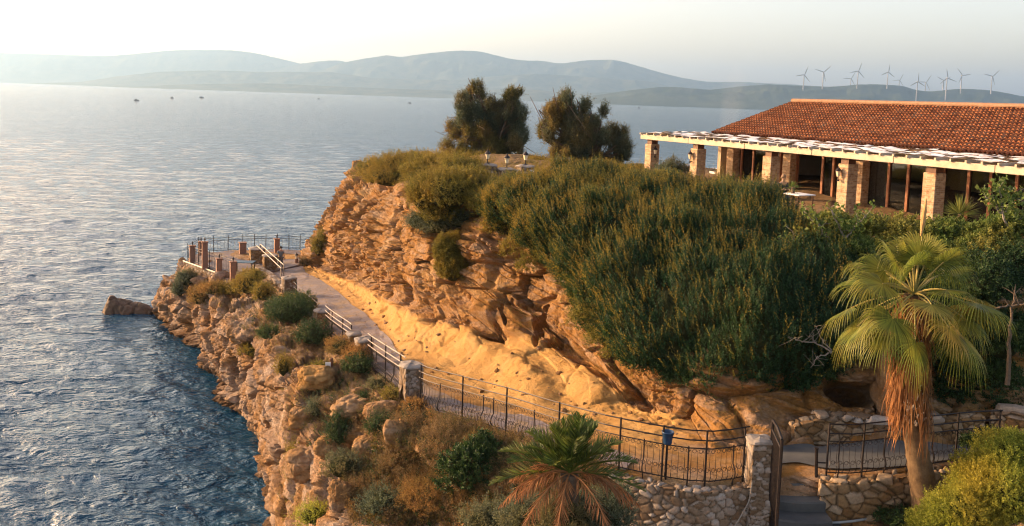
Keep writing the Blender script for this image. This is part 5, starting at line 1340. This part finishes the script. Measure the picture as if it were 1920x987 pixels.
    # flower spike
    s0 = top + np.array([0, .05, .3]); s1 = pD(1737, 372, 21.0)
    st = MB(); st.tube([top, (s0 + s1) / 2 + [.04, 0, 0], s0 + (s1 - s0) * .62], [.022, .018, .016], 5); q = st.build('flower_stalk', PETI, e)
    MB().tube([s0 + (s1 - s0) * .55, s0 + (s1 - s0) * .7, s0 + (s1 - s0) * .85, s1], [.02, .055, .05, .008], 7).build('flower_sheath', noisy('orange_sheath', (.42, .22, .08), (.52, .30, .12), 9, .7, .3), q)
fan_palm()

# ---------------------------------------------------------------- feather palm
DTG = foliage('feather_palm_green', (.055, .095, .018), (.11, .155, .030), (.17, .18, .03), .35, .45, 1.5)
RST = foliage('dead_frond_rust', (.34, .14, .05), (.46, .22, .09), (.25, .12, .06), .35, .8)
def feather_palm():
    rg = np.random.default_rng(18); D0 = 18.6
    c = pD(1068, 888, D0); e = empty('feather_palm', c - [0, 0, 3.2], 'short feather palm with green upright fronds and drooping rusty dead ones', 'palm tree')
    m_ = MB(); m_.tube([c - [0, 0, 3.3], c - [0, 0, 1.2], c], [.28, .26, .2], 14); m_.build('trunk', BARKD, e)
    def frond(az, el, L_, g_, mt, dead=False):
        d = np.array([math.cos(az) * math.cos(el), math.sin(az) * math.cos(el), math.sin(el)]); n = 22; u = np.linspace(0, 1, n)
        P_ = c + d * (L_ * u)[:, None] + np.array([0, 0, -g_ * L_]) * (u ** 2.0)[:, None]
        rm = MB(); rm.tube(P_, np.linspace(.022, .005, n), 4)
        tg = nrm(np.gradient(P_, axis=0)); sd = nrm(np.cross(tg, [0, 0, 1.]) + 1e-6); nn = np.cross(sd, tg)
        k_ = 58; uu_ = np.linspace(.14, .995, k_); C_, D2, L2 = [], [], []
        for s_ in (-1, 1):
            for x in uu_:
                i = x * (n - 1); i0 = int(i); f = i - i0; i1 = min(i0 + 1, n - 1)
                p = P_[i0] * (1 - f) + P_[i1] * f; t_ = tg[i0]; q = unit(sd[i0] * s_ * (.75 if not dead else .45) + t_ * (.55 + .5 * x) + nn[i0] * (.30 if not dead else -.5) + rg.normal(0, .10 if not dead else .2, 3))
                C_.append(p); D2.append(q); L2.append((.40 * math.sin(math.pi * min(x * .9 + .12, 1)) ** .7 + .05) * rg.uniform(.85, 1.1))
        C_, D2, L2 = np.array(C_), np.array(D2), np.array(L2); S2 = nrm(np.cross(D2, np.array([0, 0, 1.]) + rg.normal(0, .4, D2.shape)))
        V, Q = leaf_quads(C_, D2, S2, L2, np.full(len(C_), .030 if not dead else .022))
        # leaflet tips droop: one more joint
        f_ = rm.build('frond', mt, e); me = raw_mesh('leaflets', V - np.array(e.location), [Q], [mt]); link('leaflets', me, f_)
    ups = [(1045, 775, .35), (1105, 762, .45), (1075, 800, .2), (1010, 830, .5), (1040, 850, .3), (1120, 835, .3)]
    for i in range(15):
        az = i * 2.39996 + .5; frond(az, R(84) - R(42) * (i / 15), rg.uniform(1.4, 1.75), .15 + .35 * i / 15, DTG)
    for az, el in ((R(165), R(30)), (R(185), R(12)), (R(8), R(28)), (R(-15), R(15)), (R(60), R(62)), (R(150), R(50)), (R(28), R(40)), (R(200), R(35))):
        frond(az, el, rg.uniform(1.6, 1.85), .35, DTG)
    for az, el in ((R(180), R(34)), (R(196), R(22)), (R(212), R(30)), (R(230), R(10)), (R(262), R(4)), (R(305), R(12)), (R(335), R(26)), (R(355), R(18))):
        frond(az + rg.normal(0, .06), el, rg.uniform(1.5, 1.9), .72, RST, True)
feather_palm()
# ================================================================== rocks that stand apart
ROCKM = bpy.data.materials['weathered_rock']
def boulder(name, label, c, r, seed, mt, amp=.35, rot=0, flat=0, cat='rock', group=None, zone=(0, 0, .6)):
    n1_, n2_ = 60, 90; th = np.linspace(0, math.pi, n1_)[:, None]; ph = np.arange(n2_)[None] / n2_ * 2 * math.pi
    d = np.stack([np.sin(th) * np.cos(ph), np.sin(th) * np.sin(ph), np.cos(th) * np.ones_like(ph)], -1)
    d = np.sign(d) * np.abs(d) ** .82
    a, b_, ci = worley(d * 1.5 + seed * 3.1, seed)
    f = 1 + amp * fbm(d * 1.3 + seed, 4, seed) + .13 * (ci - .5) - .06 * (1 - sst(.02, .2, b_ - a)) + .03 * fbm(d * 9, 3, seed)
    V = d * np.array(r) * f[..., None]; cs_, sn = math.cos(rot), math.sin(rot)
    V = np.stack([V[..., 0] * cs_ - V[..., 1] * sn, V[..., 0] * sn + V[..., 1] * cs_, V[..., 2]], -1)
    org = np.array(c) - [0, 0, r[2]]
    me = raw_mesh(name, V.reshape(-1, 3) + [0, 0, r[2]], [grid_faces(n1_, n2_, 0, True)], [mt], True); vattr(me, 'zone', np.broadcast_to(np.array(zone), (n1_ * n2_, 3)))
    o = link(name, me); o.location = [float(x) for x in org]; return tag(o, label, cat, group)
# sea rock: wedge, high on its left end, sinking to the right
def sea_rock():
    a_, b_ = pz(190, 586, 0), pz(306, 585, 0); n = 70; t = np.linspace(0, 1, n)
    ax = b_ - a_; L_ = np.linalg.norm(ax); ax /= L_; pr = np.array([ax[1], -ax[0], 0])
    hh = np.interp(t, [0, .06, .15, .3, .5, .75, 1], [.05, .7, 1.35, 1.2, .85, .45, .02]); wd = np.interp(t, [0, .1, .4, .8, 1], [.1, .8, 1.2, .9, .1])
    m2 = 40; ang = np.linspace(-.35, math.pi + .35, m2)
    V = a_ + ax * (t * L_)[:, None, None] + pr * (np.cos(ang)[None, :, None] * wd[:, None, None]) + np.array([0, 0, 1.]) * (np.sin(ang)[None, :, None] * hh[:, None, None])
    N_ = pr * np.cos(ang)[None, :, None] + np.array([0, 0, 1.]) * np.sin(ang)[None, :, None]; N_ = np.broadcast_to(N_, V.shape)
    q1, q2, ci = worley(V * 1.1, 5); V = V + N_ * (.22 * fbm(V * .8, 4, 4) + .25 * (ci - .5) - .12 * (1 - sst(.02, .2, q2 - q1)))[..., None]
    m = noisy('wet_brown_rock', (.075, .042, .025), (.15, .09, .055), 2, .7, .8, 7, .1)
    org = (a_ + b_) / 2; me = raw_mesh('sea_rock', V.reshape(-1, 3) - org, [grid_faces(n, m2)], [m], True); o = link('sea_rock', me); o.location = [float(x) for x in org]
    tag(o, 'lone wedge shaped brown rock rising from the sea left of the headland', 'rock')
sea_rock()
def bd_at(label, px, py, wpx, hpx, seed, zone=(.15, 0, .5), dy=.8, rot=0, D=None):
    p, n = hit(px, py + hpx * .3); D = D or p[1]; s = D / F; c = pD(px, py, D + wpx * s * .15)
    boulder('boulder', label, c, (wpx * s / 2, wpx * s / 2 * dy, hpx * s / 2), seed, ROCKM, rot=rot, zone=zone, group='boulders on the seaward shelf')
bd_at('big flat topped boulder on the shelf below the tallest pillar', 660, 768, 84, 44, 3, rot=.3)
bd_at('small rounded boulder wedged beside the flat topped one', 664, 772, 40, 30, 4)
bd_at('pale grey rounded boulder right of the flat topped one', 716, 772, 70, 40, 5, zone=(0, 0, 1))
bd_at('pile boulder with a domed top under the dark bush', 672, 815, 60, 44, 6)
bd_at('squarish boulder below the pale grey one', 690, 838, 56, 44, 7)
bd_at('boulder half buried in scrub right of the pile', 742, 812, 46, 50, 8)
bd_at('pale cracked rock on the left shelf edge', 590, 710, 70, 44, 9, zone=(.5, 0, .2))
bd_at('rounded rock low on the cliff edge', 565, 785, 50, 44, 10)
bd_at('pale pink rock near the bottom of the cliff', 640, 930, 50, 60, 11, zone=(0, 0, 1))
bd_at('broad tan rock in the middle of the lower cliff', 572, 875, 80, 60, 12)
bd_at('round rock sticking out of the lower scrub', 612, 840, 50, 40, 13)
boulder('boulder', 'huge upright boulder leaning behind the fan palm trunk', pD(1683, 722, 24.7), (.62, .8, 1.15), 14, ROCKM, .2, zone=(0, 0, .55))
boulder('boulder', 'rough overhanging rock to the left of the huge upright boulder', pD(1600, 690, 25.6), (.95, .9, .40), 15, ROCKM, .35, zone=(0, 0, .3))
# bucket on a pole by the fence
p = fpt(1251, 5.06); bt = pD(1251, 834, p[1]); p = np.array([bt[0], p[1], p[2]])
MB_p = MB().tube([p - [0, 0, .1], [p[0], p[1], bt[2] + .03]], .028, 6); tag(MB_p.build('bucket_pole', IRON), 'slim iron pole carrying the blue bucket', 'pole')
BL = noisy('blue_plastic', (.015, .045, .11), (.02, .06, .14), 5, .4, .1, spec=.5)
b0 = np.array([p[0], p[1], bt[2] + .03]); e = empty('bucket', b0, 'dark blue plastic bucket set on a pole above the iron fence', 'bucket')
MB().lathe(b0, [(.001, .0), (.105, 0), (.112, .03), (.138, .27), (.150, .275), (.150, .30), (.136, .30), (.10, .02), (.001, .02)], 20).build('pail', BL, e, smooth=True)
th = np.linspace(0, math.pi, 12); MB().tube([b0 + [.145 * math.cos(x), -.16 * math.sin(x) * .6, .28 - .12 * math.sin(x)] for x in th], .005, 4).build('handle', IRON, e)
# small notice post
p, n_ = hit(618, 700); p = pD(618, 700, p[1]); e = empty('notice_post', p, 'little dark post with a small white notice on the seaward shelf', 'sign')
MB().box(p + [.07, 0, .28], (.10, .10, .62), bev=.01).build('post', WOOD_D, e); MB().box(p + [-.05, -.08, .30], (.20, .02, .30)).build('panel', WHITE, e)
# bollard lamp at path end, dark side table by the terrace
p = pz(556, 497, 4.8); e = empty('bollard_lamp', p, 'small bollard lamp where the path meets the terrace', 'lamp')
MB().tube([p, p + [0, 0, .5]], .14, 8).build('base', BRK, e); MB().lathe(p + [0, 0, .5], [(.001, 0), (.1, 0), (.15, .28), (.001, .28)], 8).build('lamp_glass', LANT, e); MB().lathe(p + [0, 0, .78], [(.18, 0), (.05, .14), (.001, .24)], 8).build('lamp_cap', IRON, e)
p = pz(458, 515, 4.84) ; e = empty('terrace_table', p, 'low blue grey topped table behind the terrace corner', 'table')
MB().box(p + [0, 0, .95], (1.5, .9, .06), bev=.02).build('tabletop', noisy('blue_grey_top', (.07, .12, .16), (.10, .16, .20), 4, .6, .2), e)
for a in (-.65, .65):
    for b_ in (-.35, .35): MB().tube([p + [a, b_, 0], p + [a, b_, .93]], .04, 5).build('leg', IRON, e)
# hose / pipe on the ground by the palm
P_ = np.array([hit(x, y)[0] for x, y in ((1540, 984), (1600, 978), (1660, 966), (1700, 950))]) + [0, -.1, .10]
tag(MB().tube(cr(P_, np.linspace(0, 3, 30)), .03, 6).build('water_pipe', noisy('grey_pipe', (.25, .28, .30), (.35, .38, .40), 5, .6, .2)), 'grey water pipe lying in the weeds left of the fan palm', 'pipe')
# dead vine on the cobbled wall
P_ = np.array([pD(x, y, d) for x, y, d in ((1410, 905, 20.9), (1404, 940, 20.8), (1385, 975, 20.7), (1370, 1000, 20.6))])
tag(MB().tube(cr(P_, np.linspace(0, 3, 24)), .018, 5).build('dead_vine', BARK), 'dead stem hanging over the cobbled wall by the gate pillar', 'stem')

# ================================================================== people
def skin_body(name, joints, edges, radii, mt, parent, lv=2, root=0):
    me = bpy.data.meshes.new(name); me.from_pydata([tuple(map(float, j)) for j in joints], edges, []); o = bpy.data.objects.new(name, me); COL.objects.link(o)
    sk = o.modifiers.new('skin', 'SKIN'); sub = o.modifiers.new('sub', 'SUBSURF'); sub.levels = lv; sub.render_levels = lv
    for i, r_ in enumerate(radii): me.skin_vertices[0].data[i].radius = (r_, r_) if np.isscalar(r_) else r_; me.skin_vertices[0].data[i].use_root = (i == root)
    dg = bpy.context.evaluated_depsgraph_get(); me2 = bpy.data.meshes.new_from_object(o.evaluated_get(dg)); me2.name = name
    bpy.data.objects.remove(o); me2.materials.clear(); me2.materials.append(mt)
    for p_ in me2.polygons: p_.use_smooth = True
    return link(name, me2, parent)
SKN = noisy('skin', (.42, .24, .15), (.46, .28, .18), 3, .55, 0)
def person(loc, yaw, label, J, shirt_c, trouser_c, hair_c, seated=False, longhair=False):
    e = empty('person', loc, label, 'person', rz=yaw)
    K = list(J.keys()); idx = {k_: i for i, k_ in enumerate(K)}; pos = [J[k_][0] for k_ in K]; rad = [J[k_][1] for k_ in K]
    E = [(idx[a], idx[b_]) for a, b_ in (('pel', 'wst'), ('wst', 'cst'), ('cst', 'nek'), ('nek', 'chn'), ('chn', 'hed'), ('hed', 'top'))]
    for s_ in 'lr':
        E += [(idx[a], idx[b_]) for a, b_ in (('cst', 'sh' + s_), ('sh' + s_, 'el' + s_), ('el' + s_, 'wr' + s_), ('wr' + s_, 'pa' + s_), ('pel', 'hp' + s_), ('hp' + s_, 'kn' + s_), ('kn' + s_, 'an' + s_), ('an' + s_, 'to' + s_))]
    body = skin_body('body', pos, E, rad, SKN, e)
    for s_ in 'lr':      # five fingers as chains rooted in the palm
        wr, pa = np.array(J['wr' + s_][0]), np.array(J['pa' + s_][0]); d = unit(pa - wr); sd = unit(np.cross(d, [1., 0, 0]))
        hm_ = MB()
        for f, (off, l) in enumerate(((-.032, .062), (-.011, .075), (.011, .070), (.030, .055))):
            q = pa + sd * off; hm_.tube([q, q + d * l * .5, q + d * l + np.array([0, .012, 0])], [.010, .009, .007], 6)
        q = wr + d * .03 - sd * .03; hm_.tube([q, q + d * .03 - sd * .03, q + d * .06 - sd * .035], [.011, .010, .008], 6)
        V = np.concatenate(hm_.V); link('fingers', raw_mesh('fingers', V, [np.concatenate(hm_.Q), np.concatenate(hm_.T)], [SKN]), body)
    sh_ = mat('shirt_' + label[:6], shirt_c, .9); tr_ = mat('trousers_' + label[:6], trouser_c, .9); hr_ = mat('hair_' + label[:6], hair_c, .7)
    g_ = lambda k_, dr=.018: (J[k_][0], (J[k_][1] if np.isscalar(J[k_][1]) else max(J[k_][1])) + dr)
    def sub(names, E_, mt, nm, ends={}):
        js = []; rs = []
        for k_ in names:
            if isinstance(k_, tuple):
                a = np.array(J[k_[0]][0]); b2 = np.array(J[k_[1]][0]); js.append(a + (b2 - a) * k_[2]); ra = J[k_[0]][1]; ra = ra if np.isscalar(ra) else ra[0]; rs.append(ra * .85 + .02)
            else: p_, r_ = g_(k_); js.append(p_); rs.append(r_)
        skin_body(nm, js, E_, rs, mt, e)
    sub(['pel', 'wst', 'cst', 'shl', ('shl', 'ell', .75), 'shr', ('shr', 'elr', .75)], [(0, 1), (1, 2), (2, 3), (3, 4), (2, 5), (5, 6)], sh_, 'shirt')
    sub(['pel', 'hpl', 'knl', ('knl', 'anl', .8), 'hpr', 'knr', ('knr', 'anr', .8)], [(0, 1), (1, 2), (2, 3), (0, 4), (4, 5), (5, 6)], tr_, 'trousers')
    h = np.array(J['hed'][0]); hm_ = MB(); n1_ = 10; th = np.linspace(0, math.pi * .62, n1_)[:, None]; ph = np.arange(16)[None] / 16 * 2 * math.pi
    V = h + np.stack([np.sin(th) * np.cos(ph) * .094, np.sin(th) * np.sin(ph) * .112 + .0, np.cos(th) * np.ones_like(ph) * .125 + .03], -1)
    V[..., 1] -= np.where(V[..., 2] < h[2] + .03, .03, 0)
    link('hair', raw_mesh('hair', V.reshape(-1, 3), [grid_faces(n1_, 16, 0, True)], [hr_], True), e)
    fm = MB(); f = h + np.array([0, .095, -.01])
    fm.tube([f + [0, -.01, .03], f + [0, .022, -.005], f + [0, -.005, -.015]], [.008, .014, .01], 6); V = np.concatenate(fm.V)
    link('nose', raw_mesh('nose', V, [np.concatenate(fm.Q), np.concatenate(fm.T)], [SKN]), body)
    for s_ in (-1, 1):
        m_ = MB().tube([h + [s_ * .093, -.01, -.02], h + [s_ * .10, -.015, .02]], .018, 6); V = np.concatenate(m_.V); link('ear', raw_mesh('ear', V, [np.concatenate(m_.Q), np.concatenate(m_.T)], [SKN]), body)
        m_ = MB().lathe(h + [s_ * .034, .088, .012], [(.001, -.008), (.012, 0), (.001, .008)], 8); V = np.concatenate(m_.V); link('eye', raw_mesh('eye', V, [np.concatenate(m_.Q)], [IRON]), body)
    m_ = MB().tube([h + [-.025, .090, -.055], h + [0, .097, -.057], h + [.025, .090, -.055]], .006, 5); V = np.concatenate(m_.V); link('mouth', raw_mesh('mouth', V, [np.concatenate(m_.Q)], [mat('lips_' + label[:5], (.35, .12, .09), .6)]), body)
    return e
stand = dict(pel=((0, 0, .93), (.15, .11)), wst=((0, 0, 1.10), (.14, .10)), cst=((0, 0, 1.36), (.165, .115)), nek=((0, .01, 1.50), .055), chn=((0, .025, 1.57), .06), hed=((0, .02, 1.65), (.078, .095)), top=((0, .015, 1.72), (.06, .075)),
             shl=((-.19, 0, 1.41), .06), shr=((.19, 0, 1.41), .06), ell=((-.25, -.03, 1.13), .043), elr=((.25, -.03, 1.13), .043), wrl=((-.26, .06, .88), .028), wrr=((.27, .05, .88), .028), pal=((-.26, .09, .81), .03), par=((.27, .08, .81), .03),
             hpl=((-.09, 0, .86), .095), hpr=((.09, 0, .86), .095), knl=((-.10, .10, .48), .06), knr=((.10, -.05, .48), .06), anl=((-.10, .13, .08), .04), anr=((.10, -.22, .11), .04), tol=((-.11, .28, .035), .035), tor=((.11, -.10, .035), .035))
q = pz(526, 505, 4.86)
person(q, R(-150), 'man in a grey shirt walking away along the path to the terrace', stand, (.16, .18, .19), (.12, .11, .10), (.02, .015, .01))
sit = dict(stand); dz = -.45
for k_ in ('pel', 'wst', 'cst', 'nek', 'chn', 'hed', 'top', 'shl', 'shr', 'ell', 'elr'):
    a_ = sit[k_]; sit[k_] = ((a_[0][0], a_[0][1] - .0, a_[0][2] - .38), a_[1])
sit.update(wrl=((-.16, .22, .80), .028), wrr=((.18, .24, .82), .028), pal=((-.13, .28, .80), .03), par=((.14, .30, .82), .03), hpl=((-.09, .05, .50), .095), hpr=((.09, .05, .50), .095), knl=((-.12, .44, .50), .065), knr=((.12, .44, .50), .065), anl=((-.12, .46, .08), .042), anr=((.12, .46, .08), .042), tol=((-.12, .60, .04), .036), tor=((.12, .60, .04), .036))
q = pD(1467, 360, 36.4); q[2] = pD(1467, 329, 36.4)[2] - 1.37
person(q, R(200), 'person in a dark top seated with their back to the sea under the pergola', sit, (.03, .03, .035), (.04, .04, .06), (.20, .12, .07))
chair(q + np.array([.02, .12, 0]), R(20), 'dark wooden chair under the seated person', None, WOOD_D)
q2 = pD(1497, 375, 35.2); q2[2] = q[2] - .0
table(q2, 'white clothed table beside the seated person at the end of the hedge', None)
spiky('small potted plant standing on the table beside the seated person', 1487, 352, 35.3, 60, .3, .04, 9, 'potted_plant')

# ================================================================== wind turbines
TW = mat('turbine_backlit', (.26, .26, .27), .7)  # white turbines coloured grey, their backlit shade put into the colour
def turbine(px, pyb, pyh, D, bl, a0, label):
    b_ = pD(px - (pyh - pyb) * -.02, pyb, D); h = pD(px, pyh, D); h[0] = b_[0]
    e = empty('wind_turbine', b_, label, 'wind turbine', 'wind turbines on the far ridge')
    MB().tube([b_ - [0, 0, 30], h], [3.6, 2.4], 8).build('tower', TW, e)
    MB().box(h + [0, 1.5, 1], (4.5, 12, 4.5), bev=.6).build('nacelle', TW, e)
    MB().lathe(h + [0, -7, 1], [(.01, -1.6), (2.2, -1), (2.4, 1.6), (.01, 1.8)], 10).build('hub', TW, e)
    for q in range(3):
        a = a0 + q * 2 * math.pi / 3; d = np.array([math.sin(a), 0, math.cos(a)]); s_ = np.array([d[2], 0, -d[0]]); c_ = h + [0, -7, 1]
        t_ = np.array([0, .12, .3, .7, 1.0]); cw = np.array([2.6, 4.6, 5.4, 3.6, 1.3]); V = []
        for tt, cc in zip(t_, cw):
            p_ = c_ + d * bl * tt; V += [p_ - s_ * cc * .35, p_ + np.array([0, .6, 0]), p_ + s_ * cc * .65, p_ - np.array([0, .6, 0])]
        m_ = MB(); m_.add(V, grid_faces(5, 4, 0, True)); m_.build('blade', TW, e)
for i, (px, pyb, pyh, D, s_, a0, lb) in enumerate((
    (1507, 160, 141, 5200, 1.0, .35, 'leftmost wind turbine with a blade pointing up to the right'),
    (1543, 158, 136, 5300, 1.05, .8, 'second wind turbine from the left'),
    (1595, 158, 148, 6400, .9, .5, 'small distant wind turbine left of a bigger one'),
    (1608, 157, 134, 5300, 1.0, .3, 'tall wind turbine above the middle of the ridge'),
    (1664, 157, 136, 5300, .9, .1, 'wind turbine alone between the two ridge tops'),
    (1686, 159, 151, 6600, .8, .45, 'tiny wind turbine half sunk behind the ridge'),
    (1719, 181, 154, 4700, 1.0, 0, 'nearest wind turbine with a blade straight up before the saddle'),
    (1735, 171, 155, 5900, 1.0, .55, 'wind turbine directly right of the nearest one'),
    (1768, 167, 152, 5900, .9, 1.0, 'smaller wind turbine just left of the crossed blades pair'),
    (1774, 178, 147, 4700, 1.05, 6.1, 'tall wind turbine right of the crossed blades pair'),
    (1802, 166, 142, 5300, .95, 5.6, 'wind turbine left of the last gap'),
    (1859, 167, 144, 5300, 1.0, .75, 'rightmost wind turbine on the ridge'))):
    turbine(px, pyb, pyh, D, 17 * s_ * D / F, a0, lb)
# ================================================================== boats
HULL = mat('boat_hull', (.05, .06, .08), .6)
def boat(px, py, L_, yaw, label):
    c = pz(px, py, 0); e = empty('fishing_boat', c, label, 'boat', 'small boats far out on the bay'); c_, s_ = math.cos(yaw), math.sin(yaw); A3 = np.array([[c_, s_, 0], [-s_, c_, 0], [0, 0, 1.]])
    t_ = np.linspace(-1, 1, 9); V = []
    for x in t_:
        wd = L_ * .16 * (1 - max(x, 0) ** 2 * .95); sh_z = .9 + .5 * max(x, 0) ** 2
        V += [[x * L_ / 2, wd, sh_z * L_ / 7], [x * L_ / 2, wd * .6, -.3], [x * L_ / 2, -wd * .6, -.3], [x * L_ / 2, -wd, sh_z * L_ / 7]]
    m_ = MB(); m_.add(np.array(V) @ A3 + c, np.concatenate([grid_faces(9, 4, 0, True), [[0, 1, 2, 3]]])); m_.build('hull', HULL, e)
    MB().box(c + A3[0] * -L_ * .1 + [0, 0, L_ * .24], (L_ * .3, L_ * .2, L_ * .22), A3, .1).build('cabin', HULL, e)
    MB().tube([c + [0, 0, L_ * .1], c + [0, 0, L_ * .6]], .12, 5).build('mast', HULL, e)
for px, py, L_, yw, lb in ((256, 189, 6, .2, 'leftmost and largest small boat on the far water'), (322, 184.5, 6.5, 2.8, 'small boat second from the left on the far water'), (378, 184, 8, .1, 'small boat third from the left on the far water'), (597, 186, 6, .3, 'faint boat below the small pale hill'), (768, 194, 7, 3.0, 'faint boat just left of the left garden tree'), (1198, 203, 8, .1, 'faint boat near the shore between the right garden tree and the roof')):
    boat(px, py, L_, yw, lb)

# loose stones fallen on the sand and the path, far too many to count
def rubble(name, label, region, n, smin, smax, seed, mt):
    rg = np.random.default_rng(seed); Vs, Qs = [], []; n0 = 0
    th = np.linspace(0, math.pi, 6)[:, None]; ph = np.arange(7)[None] / 7 * 2 * math.pi
    d0 = np.stack([np.sin(th) * np.cos(ph), np.sin(th) * np.sin(ph), np.cos(th) * np.ones_like(ph)], -1).reshape(-1, 3); q0 = grid_faces(6, 7, 0, True)
    for i in range(n):
        s_, r_ = rg.uniform(*region[0]), region[1][0] + (region[1][1] - region[1][0]) * rg.random() ** region[2]
        p_ = tpt(np.array([s_]), np.array([r_]))[0]; sz = smin * (smax / smin) ** (rg.random() ** 2.2)
        V = d0 * np.array([1, rg.uniform(.6, 1), rg.uniform(.4, .8)]) * sz * (1 + .3 * rg.normal(size=(len(d0), 1)) * .5)
        a = rg.uniform(0, 6.28); V = np.stack([V[:, 0] * math.cos(a) - V[:, 1] * math.sin(a), V[:, 0] * math.sin(a) + V[:, 1] * math.cos(a), V[:, 2]], 1) + p_ + [0, 0, sz * .15]
        Vs.append(V); Qs.append(q0 + n0); n0 += len(V)
    V = np.concatenate(Vs); org = V.mean(0); me = raw_mesh(name, V - org, [np.concatenate(Qs)], [mt]); vattr(me, 'zone', np.broadcast_to(np.array([0, 0, .5]), (len(V), 3))); o = link(name, me); o.location = [float(x) for x in org]; tag(o, label, kind='stuff')
rubble('rubble', 'loose fallen stones along the foot of the cliff and on the sand', ((4.0, 12.8), (7.15, 5.7), .45), 280, .02, .13, 5, ROCKM)
rubble('rubble', 'small stones on the rocky shelf outside the fence', ((5.5, 13.0), (3.2, 4.9), 1), 500, .04, .28, 6, ROCKM)

# faint cooking smoke rising beyond the corner of the restaurant
sm_ = bpy.data.materials.new('thin_smoke'); sm_.use_nodes = True; q_ = sm_.node_tree; q_.nodes.remove(q_.nodes['Principled BSDF'])
v_ = q_.nodes.new('ShaderNodeVolumePrincipled'); v_.inputs['Density'].default_value = .022; v_.inputs['Color'].default_value = (.9, .93, 1, 1); q_.links.new(v_.outputs[0], q_.nodes['Material Output'].inputs['Volume'])
for q, (x, y, rx, rz) in enumerate(((1356, 268, .55, 1.9), (1368, 228, .75, 2.0), (1376, 182, 1.0, 2.3))):
    V, Q = lumps((0, 0, 0), (rx, rx, rz), 60 + q, .3, (16, 20)); c_ = pD(x, y, 66)
    o = link('smoke', raw_mesh('smoke', V, [Q[:, ::-1]], [sm_], True)); o.location = [float(a) for a in c_]; tag(o, 'faint grey wisp of smoke beyond the restaurant corner', kind='stuff')
